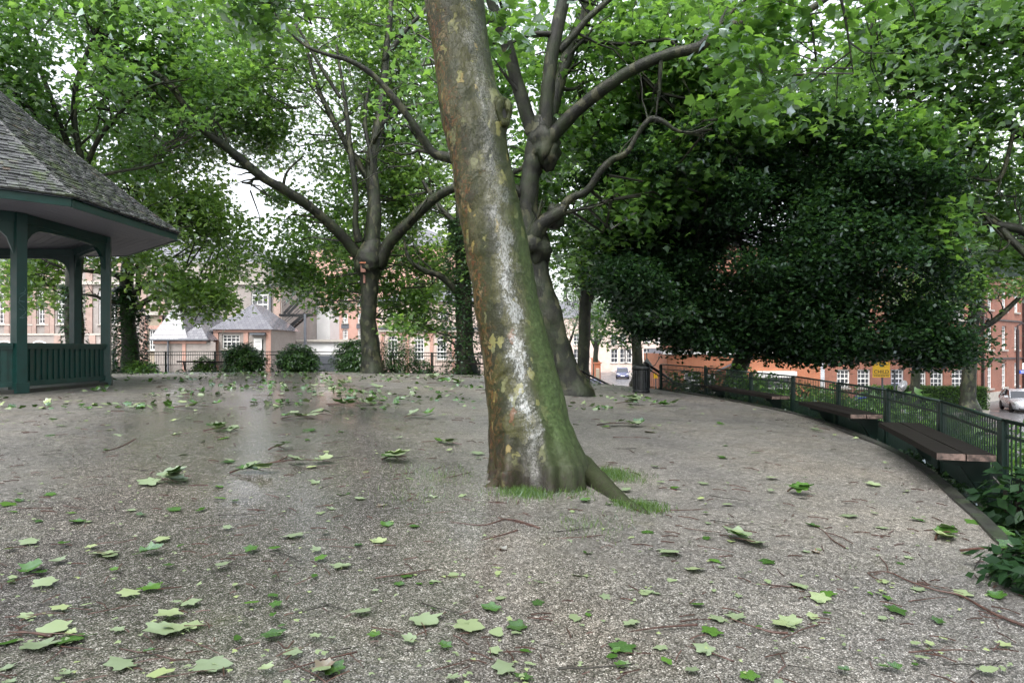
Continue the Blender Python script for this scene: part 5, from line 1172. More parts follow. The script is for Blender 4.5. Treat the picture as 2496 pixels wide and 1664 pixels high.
# ------------------------------------------------------------------ plane tree at the far railing, centre left
b3 = P(905, 913, 34.0); d3 = 34.0
def k3(*a): return [(u, v, d3+dd, w) for (u, v, dd, w) in a]
tree('plane_tree', 'straight plane tree with a vase fork beside the far railing', b3,
     k3((905, 925, 0, 52), (905, 890, 0, 45), (904, 840, 0, 43), (903, 780, 0, 40), (902, 720, 0, 40), (900, 680, 0, 44), (898, 650, 0, 62), (900, 620, 0, 62), (905, 590, 0, 44)),
     [k3((880, 640, 0, 34), (858, 605, -0.3, 28), (820, 560, -0.8, 26), (760, 508, -1.5, 25), (700, 468, -2.2, 24), (645, 436, -2.8, 23), (590, 392, -3.3, 22), (540, 350, -3.8, 21), (485, 305, -4.2, 20), (450, 255, -4.5, 18), (415, 205, -4.8, 15), (370, 170, -5, 11)),
      k3((905, 610, 0, 40), (912, 540, 0.1, 36), (912, 470, 0.2, 32), (905, 400, 0.3, 28), (915, 330, 0.4, 26), (928, 250, 0.5, 22), (938, 150, 0.6, 18), (950, 40, 0.8, 14), (960, -80, 1, 10)),
      k3((876, 590, -0.2, 22), (866, 545, -0.4, 15), (868, 480, -0.5, 14), (860, 410, -0.6, 14), (852, 350, -0.6, 13), (846, 290, -0.7, 12), (835, 210, -0.8, 9), (820, 110, -1, 6)),
      k3((890, 600, 0.3, 18), (898, 540, 0.2, 13), (906, 460, 0.1, 12), (904, 380, 0, 11), (890, 300, 0, 10), (900, 200, 0, 8)),
      k3((925, 640, 0, 38), (945, 600, -0.3, 31), (970, 572, -0.6, 28), (1010, 530, -1.0, 26), (1050, 490, -1.4, 24), (1085, 468, -1.8, 22), (1120, 455, -2.2, 18), (1200, 430, -3, 12)),
      k3((900, 440, 0.3, 18), (868, 390, 0.2, 17), (835, 335, 0.0, 15), (800, 270, -0.2, 14), (775, 215, -0.3, 11), (750, 130, -0.5, 8)),
      k3((912, 330, 0.4, 17), (950, 285, 0.4, 14), (1000, 262, 0.5, 12), (1060, 252, 0.5, 10)),
      k3((935, 150, 0.5, 14), (985, 80, 0.5, 11), (1040, 20, 0.5, 9), (1090, -40, 0.5, 7)),
      k3((830, 240, -0.7, 9), (780, 160, -1, 9), (740, 90, -1.2, 7), (700, 30, -1.4, 6)),
      k3((690, 464, -2.2, 9), (700, 420, -2.3, 6), (740, 380, -2.4, 4)), k3((560, 365, -3.6, 9), (530, 300, -3.7, 6), (470, 290, -3.9, 4), (430, 340, -4, 3))],
     [(P(800, 170, 38), (9.2, 5, 6.4), 1350), (P(905, 560, 38), (5.0, 3.6, 4.2), 560), (P(750, 710, 37), (3.0, 2.0, 1.9), 150), (P(990, 690, 37.5), (2.6, 1.8, 2.6), 130), (P(690, 600, 36), (1.7, 2, 1.9), 60), (P(470, 250, 32.5), (3.2, 2.5, 2.6), 170), (P(985, 800, 32.6), (0.7, 0.6, 0.55), 9), (P(600, 260, 36), (4.0, 2.5, 3.0), 300), (P(675, 420, 36.5), (1.6, 1.5, 1.8), 60), (P(1030, 150, 39.5), (5.5, 3, 5.2), 420), (P(1050, 380, 39), (4, 2.5, 3), 200)],
     leaf='leaf_bright', nhub=170)
def bird_box():
    p = P(884, 652, 33.3); root = empty('bird_box', p, label='small reddish wooden bird box fixed below the fork', cat='bird box')
    mb = MB(); mb.box((0, 0.2, 0), (0.24, 0.24, 0.42)); mb.obj('box', M['bird_box'], root); mb = MB(); mb.box((0, 0.17, 0.24), (0.3, 0.34, 0.05)); mb.obj('lid', M['terracotta'], root)
    mb = MB(); mb.lathe((0.03, 0.078, 0.06), [(0.045, -0.004), (0.045, 0.0)], 12, 'Y'); mb.obj('entrance_hole', M['dark_rubber'], root); mb = MB(); mb.box((0.02, 0.30, -0.28), (0.1, 0.05, 0.9)); mb.obj('batten', M['bird_box'], root)
bird_box()
def ivy_on(root, pts, rad, base, n, size=(0.10, 0.18), mat='leaf_ivy', thick=0.22):
    P3 = np.array([list(p) for p in pts]); Rr = np.array(rad); i = rng.integers(0, len(P3), n); j = np.minimum(i+1, len(P3)-1); f = rng.random((n, 1))
    c = P3[i]*(1-f)+P3[j]*f; a = rng.uniform(0, 2*PI, n); o = np.stack([np.cos(a), np.sin(a), rng.normal(0, 0.15, n)], 1)
    lump = 1+0.35*noise3(c*np.array([1, 1, 1.0])+o*0.8, 1.3)
    pos = c+o*((Rr[i]+rng.uniform(0.02, thick, n)*np.clip(lump, 0.25, 1.8))[:, None])
    V, T = leaf_arrays(pos, rng.uniform(size[0], size[1], n), STAR, 0.3, 0.5, o); mesh_obj('ivy', np_mesh('ivy', V-np.array(base), T, M[mat]), root)

# ------------------------------------------------------------------ ivy tree right of the bandstand
b4 = P(318, 905, 33.5)
t4 = tree('ivy_tree', 'ivy-covered tree with spreading light green crown right of the bandstand', b4,
     [(318, 915, 33.5, 40), (316, 850, 33.5, 36), (314, 780, 33.5, 34), (312, 720, 33.5, 32), (310, 660, 33.5, 28), (318, 610, 33.5, 24), (330, 540, 33.6, 18), (335, 450, 33.8, 14), (340, 350, 34, 11)],
     [[(318, 760, 33.3, 16), (345, 740, 33.1, 14), (375, 722, 33.0, 12), (420, 706, 32.8, 10), (455, 700, 32.7, 8), (490, 685, 32.6, 5)], [(322, 720, 33.4, 14), (340, 700, 33.3, 12), (365, 690, 33.2, 9), (400, 690, 33.1, 7), (440, 660, 33, 4)],
      [(310, 680, 33.4, 15), (330, 655, 33.2, 12), (350, 630, 33, 10), (380, 590, 32.8, 7), (420, 560, 32.6, 5)], [(310, 700, 33.4, 14), (285, 672, 33.2, 13), (250, 665, 33, 12), (200, 660, 32.6, 8)], [(336, 720, 33.5, 13), (338, 650, 33.7, 12), (342, 560, 34, 9)],
      [(300, 735, 33.2, 12), (262, 735, 32.6, 10), (225, 720, 32.2, 7), (150, 715, 31.8, 5), (110, 690, 31.6, 4)]],
     [(P(440, 610, 33.0), (3.6, 3.0, 3.1), 520), (P(350, 460, 35), (4.6, 3.0, 2.8), 400), (P(520, 500, 34), (1.6, 1.5, 1.8), 70), (P(500, 740, 32.6), (1.6, 1.5, 0.9), 60), (P(110, 700, 31.8), (1.7, 1.3, 1.6), 75), (P(10, 640, 32.5), (1.5, 1.3, 1.4), 55), (P(280, 600, 33), (2.2, 2, 1.6), 90), (P(150, 640, 32.4), (1.6, 1.3, 1.0), 40)],
     leaf='leaf_skylit', nhub=110, dens=1.25)
pts, rad = limb_pts([(320, 912, 33.5, 62), (318, 850, 33.5, 60), (312, 780, 33.5, 58), (308, 740, 33.5, 48), (308, 705, 33.5, 30)]); ivy_on(t4, pts, rad, b4, 3600, thick=0.28)
# ------------------------------------------------------------------ tall plane behind the bandstand
b5 = P(190, 912, 28.5)
t5 = tree('plane_tree', 'tall plane tree standing behind the bandstand roof', b5,
     [(188, 925, 28.5, 44), (186, 850, 28.5, 40), (184, 760, 28.5, 38), (184, 690, 28.5, 36), (186, 620, 28.5, 34), (188, 540, 28.5, 30), (190, 440, 28.5, 24)],
     [[(186, 500, 28.5, 22), (180, 400, 28.4, 17), (150, 310, 28.2, 13), (118, 220, 28, 11), (80, 120, 27.8, 8), (40, 0, 27.5, 6)], [(192, 480, 28.5, 22), (196, 390, 28.6, 18), (182, 300, 28.7, 14), (188, 200, 28.8, 12), (230, 90, 29, 9), (280, -20, 29, 7)],
      [(196, 440, 28.4, 14), (240, 340, 28, 12), (290, 280, 27.7, 10), (330, 230, 27.4, 8), (400, 200, 27, 6)], [(190, 400, 28.5, 13), (150, 350, 28, 10), (60, 250, 27, 8), (-40, 150, 26, 6)], [(240, 430, 28.2, 8), (280, 420, 27.8, 8), (330, 412, 27.5, 7), (400, 395, 27.2, 4)], [(150, 650, 28.3, 7), (120, 640, 28, 6), (90, 620, 27.8, 4)]],
     [(P(120, 120, 28), (7.6, 6, 4.6), 1150), (P(330, 330, 36), (3.6, 2, 3.0), 280), (P(-60, 300, 27), (4, 3.5, 3.6), 200), (P(420, 60, 33), (5.2, 3.4, 4.0), 420)], nhub=130)
pts, rad = limb_pts([(180, 915, 28.5, 40), (180, 850, 28.4, 38), (176, 760, 28.4, 34), (172, 700, 28.4, 30)]); ivy_on(t5, pts, rad, b5, 700, thick=0.18)
# ------------------------------------------------------------------ ivy tree left of the big trunk
b6 = P(1130, 905, 35.0)
t6 = tree('ivy_tree', 'dark ivy-clad tree left of the leaning trunk at the far railing', b6,
     [(1132, 915, 35, 46), (1132, 800, 35, 42), (1130, 700, 35, 40), (1128, 620, 35, 36), (1125, 540, 35, 30), (1120, 450, 35, 22), (1110, 350, 35, 16)],
     [[(1120, 720, 34.6, 22), (1100, 695, 34.3, 18), (1072, 672, 34, 17), (1040, 662, 33.7, 14), (1005, 640, 33.5, 12), (990, 610, 33.4, 8), (985, 580, 33.3, 5)], [(1125, 560, 35, 18), (1180, 470, 35, 14), (1240, 400, 35, 10)], [(1125, 560, 35, 16), (1070, 500, 35, 12), (1030, 440, 35, 9)]],
     [(P(1090, 520, 38.5), (4.6, 2.8, 3.8), 420), (P(1030, 720, 38), (2.6, 2, 2.4), 150), (P(1180, 660, 36), (2.4, 2, 3.2), 170)], leaf='leaf_skylit', nhub=70, dens=1.3)
pts, rad = limb_pts([(1130, 915, 35, 70), (1130, 820, 35, 74), (1132, 740, 35, 72), (1128, 660, 35, 66), (1124, 590, 35, 50), (1120, 540, 35, 34)]); ivy_on(t6, pts, rad, b6, 5200, thick=0.35)
# ------------------------------------------------------------------ trees on the bank by the steps
b7 = P(1426, 945, 33.0)
tree('plane_tree', 'slim dark-trunked tree standing by the steps', b7, [(1422, 1000, 33, 32), (1424, 900, 33, 30), (1428, 820, 33, 29), (1428, 740, 33, 30), (1432, 690, 33, 27), (1436, 640, 33, 24), (1440, 560, 33, 21), (1446, 470, 33, 17), (1450, 380, 33, 13)],
     [[(1438, 730, 33, 15), (1465, 685, 32.7, 12), (1500, 655, 32.4, 11), (1560, 630, 32, 7)], [(1436, 620, 33, 14), (1410, 560, 33, 11), (1370, 500, 33, 8)], [(1445, 500, 33, 13), (1490, 430, 33, 10), (1540, 360, 33, 7)]],
     [(P(1440, 470, 33.5), (5.2, 4, 3.8), 520), (P(1400, 640, 34), (2.3, 2, 1.6), 130), (P(1530, 640, 33), (2.6, 2, 1.9), 170)], leaf='leaf_bright', nhub=90)
b8 = P(1556, 935, 42)
tree('plane_tree', 'pale grey-trunked tree behind the litter bin', b8, [(1556, 960, 42, 27), (1554, 880, 42, 25), (1550, 800, 42, 22), (1543, 750, 42, 17), (1538, 700, 42, 14), (1536, 640, 42, 12), (1534, 560, 42, 9)], [[(1548, 790, 42, 12), (1580, 740, 42, 9), (1610, 690, 42, 6)], [(1540, 720, 42, 9), (1510, 680, 42, 7), (1480, 650, 42, 5)]],
     [(P(1540, 640, 42.5), (4.2, 3.5, 3.4), 340), (P(1490, 790, 43), (1.8, 1.5, 1.6), 70), (P(1610, 790, 43), (1.5, 1.5, 1.6), 60)], leaf='leaf', nhub=50)
for k, (u, v, d, lab) in enumerate(((1370, 935, 62, 'pale street tree between the two dark trunks'), (1452, 912, 78, 'small pale street tree on the pavement beside the garden wall'))):
    s = d/F; b = Vector(((u-1248)*s, d, STREET+0.1)); cz = EYE+(849-(735 if k == 0 else 770))*s
    tree('street_tree', lab, b, [(u, v+12, d, 15), (u, v-40, d, 13), (u+2, v-80, d, 11), (u, v-150, d, 7)], [[(u, v-60, d, 8), (u-25, v-120, d, 6), (u-45, v-170, d, 3)], [(u, v-60, d, 8), (u+22, v-110, d, 6), (u+40, v-170, d, 3)]],
         [((b.x, d, cz), (3.4, 3, 3.9) if k == 0 else (2.8, 2.6, 2.6), 260 if k == 0 else 170)], leaf='leaf_pale', per=9, size=(0.14, 0.24), nhub=25)
# ------------------------------------------------------------------ the dense dark tree over the railing
b9 = P(1788, 975, 24.2); b9.z = -0.35
tree('holly_tree', 'dense dark evergreen tree overhanging the railing and benches', b9,
     [(1782, 985, 24.2, 56), (1792, 930, 24.2, 47), (1808, 880, 24.2, 42), (1824, 830, 24.2, 40), (1838, 780, 24.2, 36), (1850, 720, 24.2, 30), (1860, 650, 24, 22), (1865, 560, 24, 15)],
     [[(1838, 790, 24.2, 24), (1890, 750, 24, 20), (1960, 720, 23.5, 15), (2060, 690, 23, 10)], [(1830, 810, 24.2, 20), (1780, 750, 24, 17), (1710, 710, 23.6, 12), (1620, 690, 23.2, 8)], [(1850, 700, 24, 18), (1920, 600, 23.5, 14), (2000, 500, 23, 9)], [(1850, 690, 24, 16), (1800, 580, 23.5, 12), (1740, 480, 23, 8)]],
     [(P(1880, 560, 23.3), (5.0, 3.6, 4.0), 4200), (P(1640, 640, 23.2), (2.4, 2.2, 2.5), 800), (P(2120, 640, 22.5), (2.6, 2.4, 2.9), 950), (P(1740, 775, 22.6), (2.7, 1.6, 0.95), 460), (P(2030, 815, 22), (2.4, 1.8, 0.95), 520), (P(2130, 800, 21.6), (1.5, 1.2, 0.75), 230), (P(1900, 835, 22.2), (1.5, 1.3, 0.7), 200), (P(1900, 380, 23.5), (3.2, 2.6, 1.8), 500), (P(1590, 745, 23.5), (1.1, 0.9, 1.2), 150), (P(2240, 800, 21.5), (1.2, 0.9, 0.95), 150), (P(2350, 840, 21.3), (0.8, 0.7, 0.7), 45), (P(1530, 640, 23.8), (1.4, 1, 1.7), 190), (P(1640, 790, 23.3), (1.3, 1, 0.75), 170), (P(1560, 520, 24), (1.8, 1.5, 1.6), 200), (P(1780, 330, 24.5), (2.6, 2, 1.5), 260)]
     +[(P(uu, random.uniform(815, 868)+(12 if uu > 1900 else -14), random.uniform(21.3, 23.5)), (random.uniform(0.25, 0.7), 0.5, random.uniform(0.2, 0.45)), random.randint(12, 34)) for uu in [random.uniform(1650, 2080) if random.random() < 0.75 else random.uniform(2205, 2330) for _ in range(30)]]+[(P(random.uniform(1500, 2290), random.uniform(260, 800), random.uniform(19.6, 20.8)), (random.uniform(0.5, 1.0), 0.5, random.uniform(0.25, 0.5)), random.randint(25, 50)) for _ in range(22)]+[(P(1880+415*math.cos(aa)*random.uniform(0.9, 1.08), 545-310*math.sin(aa)*random.uniform(0.88, 1.08), random.uniform(21.5, 24)), (random.uniform(0.4, 0.9), 0.6, random.uniform(0.25, 0.5)), random.randint(18, 45)) for aa in np.linspace(-0.3, 3.5, 30)],
     leaf='leaf_dark', per=13, spread=0.28, size=(0.12, 0.20), dens=1.75, nhub=90, clump=0.9, thr=-0.7, tmpl=OVAL, tilt=0.6, flat=0.45, droop=0.35)
# ------------------------------------------------------------------ street-side planes on the right
b10 = Vector((*P(2362, 0, 40).xy, -1.9))
tree('plane_tree', 'rough-barked plane tree on the bank before the red flats', b10, [(2356, 1010, 40, 40), (2358, 960, 40, 34), (2362, 900, 40, 31), (2364, 850, 40, 29), (2370, 810, 40, 30), (2376, 770, 40, 27), (2385, 690, 40, 22), (2395, 560, 40, 18), (2410, 420, 40, 15)],
     [[(2372, 815, 40, 22), (2392, 800, 39.8, 16), (2420, 785, 39.5, 14), (2455, 755, 39.2, 12), (2500, 710, 39, 9)], [(2385, 680, 40, 14), (2440, 600, 39, 12), (2500, 520, 38, 9)], [(2385, 680, 40, 13), (2340, 600, 40, 10), (2300, 520, 40, 7)]],
     [(P(2400, 480, 40.5), (5, 4, 4.4), 420), (P(2420, 690, 40), (2.8, 2, 1.6), 130), (P(2290, 720, 40), (2.0, 2, 1.6), 80)], leaf='leaf_bright', nhub=60)
b11 = Vector((*P(2230, 0, 43).xy, -2.3))
tree('street_tree', 'pale mottled trunk showing under the dark tree by the hedge', b11, [(2226, 985, 43, 28), (2230, 940, 43, 24), (2234, 890, 43, 20), (2238, 830, 43, 17), (2240, 700, 43, 13)], [[(2238, 830, 43, 10), (2200, 760, 43, 7)], [(2238, 820, 43, 10), (2280, 760, 43, 7)]], [(P(2235, 680, 43.5), (3.2, 3, 3), 160)], nhub=20)
b12 = Vector((17.5, 21.0, -1.6))
tree('plane_tree', 'plane tree out to the right reaching grey limbs into view', b12, [(2640, 1000, 21, 60), (2635, 850, 21, 55), (2630, 650, 21, 50), (2625, 450, 21, 44), (2610, 250, 21, 38), (2580, 50, 21, 30), (2560, -120, 21, 22)],
     [[(2625, 640, 21, 30), (2560, 612, 21.2, 26), (2500, 566, 21.4, 24), (2440, 552, 21.6, 22), (2380, 548, 21.8, 17), (2345, 560, 22, 13), (2305, 562, 22.2, 8)], [(2440, 556, 21.6, 16), (2470, 590, 21.3, 18), (2520, 640, 21, 16)], [(2620, 420, 21, 28), (2540, 350, 21.2, 24), (2450, 305, 21.6, 22), (2400, 280, 21.8, 19), (2350, 240, 22, 15), (2290, 215, 22.2, 8)],
      [(2600, 260, 21, 30), (2520, 160, 21, 27), (2475, 90, 21, 24), (2450, 30, 21, 22), (2440, -60, 21, 18)], [(2480, 100, 21, 14), (2420, 110, 21.2, 12), (2370, 105, 21.4, 8), (2320, 130, 21.6, 5)], [(2470, 320, 21.4, 10), (2440, 430, 21.6, 12), (2400, 440, 21.8, 8), (2370, 430, 22, 6)]],
     [(P(2380, 150, 22), (3.6, 3.2, 2.8), 330), (P(2330, 420, 24), (2.4, 2.4, 2.2), 180), (P(2210, 330, 20.5), (1.5, 0.8, 0.9), 50), (P(2300, 560, 20.5), (0.9, 0.7, 1.0), 30), (P(2480, 480, 24), (2, 2, 2.4), 100), (P(2180, 60, 22), (3.2, 3, 1.9), 230), (P(2700, 100, 21), (5, 4.5, 4), 260), (P(2460, 660, 23), (1.5, 1.5, 0.8), 45)], nhub=60)
# added unseen trees that block sky, leaving a gap for the trunk's sheen
for k, (x, y, r, lab) in enumerate(((-4.0, -10.5, 5.8, 'unseen plane tree added behind the camera to block sky'), (13.0, -7.5, 5.8, 'unseen plane tree added behind to the east to block sky'), (-14, -3, 6.2, 'unseen plane tree added behind to the west to block sky'), (13.5, 3.0, 5.0, 'unseen plane tree added beyond the near railing for shade'))):
    b = Vector((x, y, -0.6)); root = empty('plane_tree', b, label=lab, cat='tree')
    limb_obj('trunk', root, [b+Vector((0, 0, z)) for z in np.linspace(-0.3, 8, 9)], [0.45-0.02*i for i in range(9)], b, 'bark', 12)
    cl = lobe_points([((x, y, 9.5), (r, r, 6.5), 950)], 0.5, -0.5); cm = crown_mesh(cl, M['leaf'], 10, 0.42, (0.16, 0.27)); cm.transform(Matrix.Translation(-b)); mesh_obj('crown', cm, root)

# ================================================================== shrubs along the far railing
def shrub(u, v, d, rx, rz, label, n, tm=LANCE, size=(0.15, 0.25), mat='leaf_shrub', stems=6):
    n = int(n*1.7)
    b = P(u, v, d); b.z = ground_z(b.x, min(b.y, 36.5))-0.1 if d < 40 else b.z; root = empty('shrub', b, label=label, cat='shrub')
    c = np.array([b.x, b.y, b.z+rz*0.85]); dr = unit(rng.normal(size=(n, 3))); r = rng.uniform(0.35, 1.0, (n, 1))**0.4*(1+0.16*noise3(dr*2.4+c, 1.2)[:, None])
    pos = c+dr*r*np.array([rx, rx*0.8, rz]); pos[:, 2] = np.maximum(pos[:, 2], b.z+0.05)
    V, T = leaf_arrays(pos, rng.uniform(size[0], size[1], n), tm, 0.5, 0.1, dr); mesh_obj('foliage', np_mesh('foliage', V-np.array(b), T, M[mat]), root)
    mb = MB()
    for k in range(stems):
        a = rng.uniform(0, 2*PI); e = Vector((rx*0.7*math.cos(a), rx*0.6*math.sin(a), rz*1.4)); mb.tube([Vector((0.1*math.cos(a), 0.1*math.sin(a), -0.1)), e*0.5+Vector((0, 0, 0.1)), e], [0.03, 0.02, 0.008], 5)
    mb.obj('stems', M['bark_twig'], root)
shrub(592, 905, 35.0, 1.05, 0.86, 'bushy laurel shrub right of the thin far bench', 3000)
shrub(725, 905, 35.4, 1.08, 0.80, 'rounded laurel shrub below the fire escape', 3000)
shrub(868, 908, 35.6, 1.1, 1.02, 'taller shrub just left of the straight trunk', 3200)
shrub(968, 910, 35.2, 1.15, 1.0, 'loose shrub just right of the straight trunk', 2600, size=(0.1, 0.17))
shrub(1030, 910, 35.2, 0.55, 0.45, 'low thin shrub before the arched hall windows', 350)
shrub(500, 900, 35.8, 0.55, 0.48, 'bright small shrub behind the thin far bench', 500, mat='leaf_cover')
shrub(345, 905, 33.0, 0.8, 0.35, 'low ferny clump at the foot of the ivy trunk', 700, mat='leaf_cover')
shrub(1960, 1010, 20.6, 0.7, 0.38, 'low bramble under the dark tree by the railing', 800, tm=OVAL, size=(0.08, 0.13), mat='leaf_cover')
shrub(2480, 1210, 7.2, 0.34, 0.32, 'dark broad-leaved seedling at the end of the near bench', 110, tm=OVAL, size=(0.12, 0.19), mat='leaf_dark', stems=4)
shrub(2580, 1350, 5.0, 0.5, 0.26, 'dark low leaves crowding the lower right corner', 420, tm=OVAL, size=(0.09, 0.15), mat='leaf_dark', stems=4)
# clipped hedge in front of the flats
def hedge():
    a, b = P(2120, 0, 45.5), P(2400, 0, 44.5); a.z = b.z = STREET; root = empty('hedge', a, label='clipped green hedge in front of the red flats', cat='hedge'); n = 9000
    f = rng.random((n, 1)); p = np.array(a)*(1-f)+np.array(b)*f; hh = 1.55; s = rng.random(n); p[:, 1] += np.where(s < 0.6, -0.45, rng.uniform(-0.45, 0.45, n))+rng.normal(0, 0.05, n); p[:, 2] += np.where(s < 0.6, rng.uniform(0, hh, n), hh)+rng.normal(0, 0.06, n)
    V, T = leaf_arrays(p, rng.uniform(0.08, 0.15, n), OVAL, 0.6); mesh_obj('foliage', np_mesh('foliage', V-np.array(a), T, M['leaf_cover']), root)
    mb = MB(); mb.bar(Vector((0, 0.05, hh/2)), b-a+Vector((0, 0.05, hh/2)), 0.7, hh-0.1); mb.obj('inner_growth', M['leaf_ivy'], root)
hedge()
# ================================================================== ground cover
def cover(name, label, n, a0, a1, r0, r1, size, mat, tm=STAR, hgt=0.25, tilt=0.6):
    th = R(1)*rng.uniform(a0, a1, n); dr = rng.uniform(r0, r1, n); rbv = np.array([rb(t % (2*PI)) for t in th]); r = rbv+dr
    x = G.x+r*np.cos(th); y = G.y+r*np.sin(th); x0 = G.x+rbv*np.cos(th); y0 = G.y+rbv*np.sin(th)
    z0 = np.array([ground_z(p, q) for p, q in zip(x0, y0)]); z = np.where(dr < 1.2, z0-0.24, z0-0.26-(np.clip(dr, 1.2, 6.5)-1.2)/5.3*(z0-0.26-STREET))
    h = hgt*(0.45+0.5*np.clip(noise3(np.stack([x, y, z*0], 1), 1.3)+0.6, 0, 2)); z = z+rng.random(n)*h
    V, T = leaf_arrays(np.stack([x, y, z], 1), rng.uniform(size[0], size[1], n), tm, tilt, 0.1); mesh_obj(name, np_mesh(name, V, T, M[mat]), kind='stuff', label=label, cat='ground cover')
cover('ground_cover', 'bright leafy ground cover on the bank beyond the green railing', 20000, 341, 385, 0.95, 5.0, (0.09, 0.20), 'leaf_cover', STAR, 0.9)
cover('ground_cover', 'short leafy ground cover on the bank in front of the silver car', 8000, 316, 341, 0.95, 5.0, (0.08, 0.16), 'leaf_cover', STAR, 0.3)
cover('ground_ivy', 'dark ivy along the foot of the green railing', 9000, 314, 385, 0.08, 0.9, (0.05, 0.10), 'leaf_ivy', STAR, 0.20)
cover('border_plants', 'low green plants along the foot of the far railing', 11000, 44, 140, 0.05, 2.2, (0.07, 0.15), 'leaf_shrub', STAR, 0.38)
cover('bank_plants', 'loose green plants on the far bank', 6000, 40, 140, 1.5, 6.0, (0.1, 0.2), 'leaf_cover', STAR, 0.5)
def grass(name, label, spots, mat='grass', h=(0.02, 0.07), w=1.0):
    parts = []
    for (u, v, ru, n) in spots:
        c = on_ground(u, v); r = ru*c.y/F; x = c.x+rng.normal(0, r*0.45, n); y = c.y+rng.normal(0, r*0.45, n); z = np.array([ground_z(p, q) for p, q in zip(x, y)])
        hh = rng.uniform(h[0], h[1], n); az = rng.uniform(0, 2*PI, n); ln = rng.normal(0, 0.45, (n, 2))*hh[:, None]
        bw = 0.0035*w; bx, by = np.cos(az)*bw, np.sin(az)*bw
        V = np.stack([np.stack([x-bx, y-by, z-0.005], 1), np.stack([x+bx, y+by, z-0.005], 1), np.stack([x+ln[:, 0], y+ln[:, 1], z+hh], 1)], 1).reshape(-1, 3); parts.append((V, np.arange(n*3).reshape(-1, 3)))
    V, T = join(parts); mesh_obj(name, np_mesh(name, V, T, M[mat]), kind='stuff', label=label, cat='grass')
grass('grass', 'bright green grass tufts around the foot of the leaning tree', [(1275, 1200, 62, 1200), (1320, 1206, 50, 220), (1500, 1160, 75, 1300), (1480, 1150, 40, 500), (1575, 1236, 60, 750), (1530, 1228, 40, 350), (1405, 1200, 60, 200), (1440, 1285, 120, 260), (1060, 1160, 150, 260), (1000, 1210, 120, 160), (1230, 1205, 80, 120)])
# ================================================================== fallen leaves, sprays and twigs
OUT5 = [(0, 0), (-0.10, -0.03), (-0.30, -0.10), (-0.47, 0.02), (-0.40, 0.15), (-0.36, 0.27), (-0.48, 0.38), (-0.60, 0.57), (-0.46, 0.63), (-0.34, 0.65), (-0.26, 0.74), (-0.16, 0.86), (0, 1.03)]
OUT5 = OUT5+[(-x, y) for x, y in OUT5[-2:0:-1]]
def fallen_mesh(seed, curl, mat, stem=True):
    rr = random.Random(seed); mb = MB(); sk = rr.uniform(-0.15, 0.15)
    def h(x, y): return curl*(0.30*x*x*1.6+0.22*(y-0.4)**2)+0.05*math.sin(5*x+seed)*math.cos(4*y+seed)*(0.5+curl)+0.03
    b = [(x*(1+rr.uniform(-0.12, 0.12))+sk*y, y*(1+rr.uniform(-0.08, 0.08))) for x, y in OUT5]; n = len(b)
    inner = [(x*0.5, 0.38+(y-0.38)*0.5) for x, y in b]
    V = [(0, 0.38, h(0, 0.38))]+[(x, y, h(x, y)) for x, y in inner]+[(x, y, h(x, y)*1.15) for x, y in b]
    mb.add(V, [(0, 1+i, 1+(i+1) % n) for i in range(n)]+[(1+i, 1+n+i, 1+n+(i+1) % n, 1+(i+1) % n) for i in range(n)])
    if stem: mb.tube([(0, 0.02, 0.04), (rr.uniform(-0.08, 0.08), -0.2, 0.03), (rr.uniform(-0.2, 0.2), -0.42, 0.02)], [0.016, 0.012, 0.010], 4)
    return mb.mesh('fallen_leaf', mat, True)
FP = [fallen_mesh(i, c, M['fallen_pale']) for i, c in enumerate((0.08, 0.2, 0.4, -0.15, 0.6))]
FD = [fallen_mesh(10+i, c, M['fallen_dark']) for i, c in enumerate((0.2, 0.5, 1.0, 0.05, -0.2))]
def scrap_mesh(seed, mat):      # torn or small simple leaves
    rr = random.Random(seed); mb = MB(); n = 11; w = rr.uniform(0.28, 0.5)
    b = [(w*math.sin(2*PI*i/n)*(1+rr.uniform(-0.5, 0.3)), 0.5-0.5*math.cos(2*PI*i/n)+rr.uniform(-0.12, 0.12)) for i in range(n)]
    h = lambda x, y: 0.03+0.25*rr.random()*0.2+0.3*x*x*rr.choice((-0.3, 1))
    mb.add([(0, 0.5, 0.05)]+[(x, y, max(0.0, h(x, y))) for x, y in b], [(0, 1+i, 1+(i+1) % n) for i in range(n)])
    if seed % 2: mb.tube([(0, 0.02, 0.03), (rr.uniform(-0.1, 0.1), -0.3, 0.02)], [0.015, 0.01], 4)
    return mb.mesh('fallen_leaf', mat, True)
SCP = [scrap_mesh(30+i, M['fallen_pale']) for i in range(5)]; SCD = [scrap_mesh(40+i, M['fallen_dark']) for i in range(5)]
FB = [fallen_mesh(20, 0.8, M['fallen_brown'])]
def gn(x, y):
    e = 0.05; return Vector((-(ground_z(x+e, y)-ground_z(x-e, y))/(2*e), -(ground_z(x, y+e)-ground_z(x, y-e))/(2*e), 1)).normalized()
def on_gravel(x, y):
    th = math.atan2(y-G.y, x-G.x) % (2*PI); return math.hypot(x-G.x, y-G.y) < rb(th)-0.1 and math.hypot(x+15.25, y-17.2) > 4.9 and math.hypot(x-0.25, y-7.7) > 0.75
LAB = {'p': ('pale green plane leaf fallen underside up on the gravel', 'pale leaves fallen on the gravel'), 'd': ('dark green plane leaf fallen on the gravel', 'dark leaves fallen on the gravel'), 'b': ('brown curled dead leaf fallen on the gravel', 'brown leaves fallen on the gravel')}
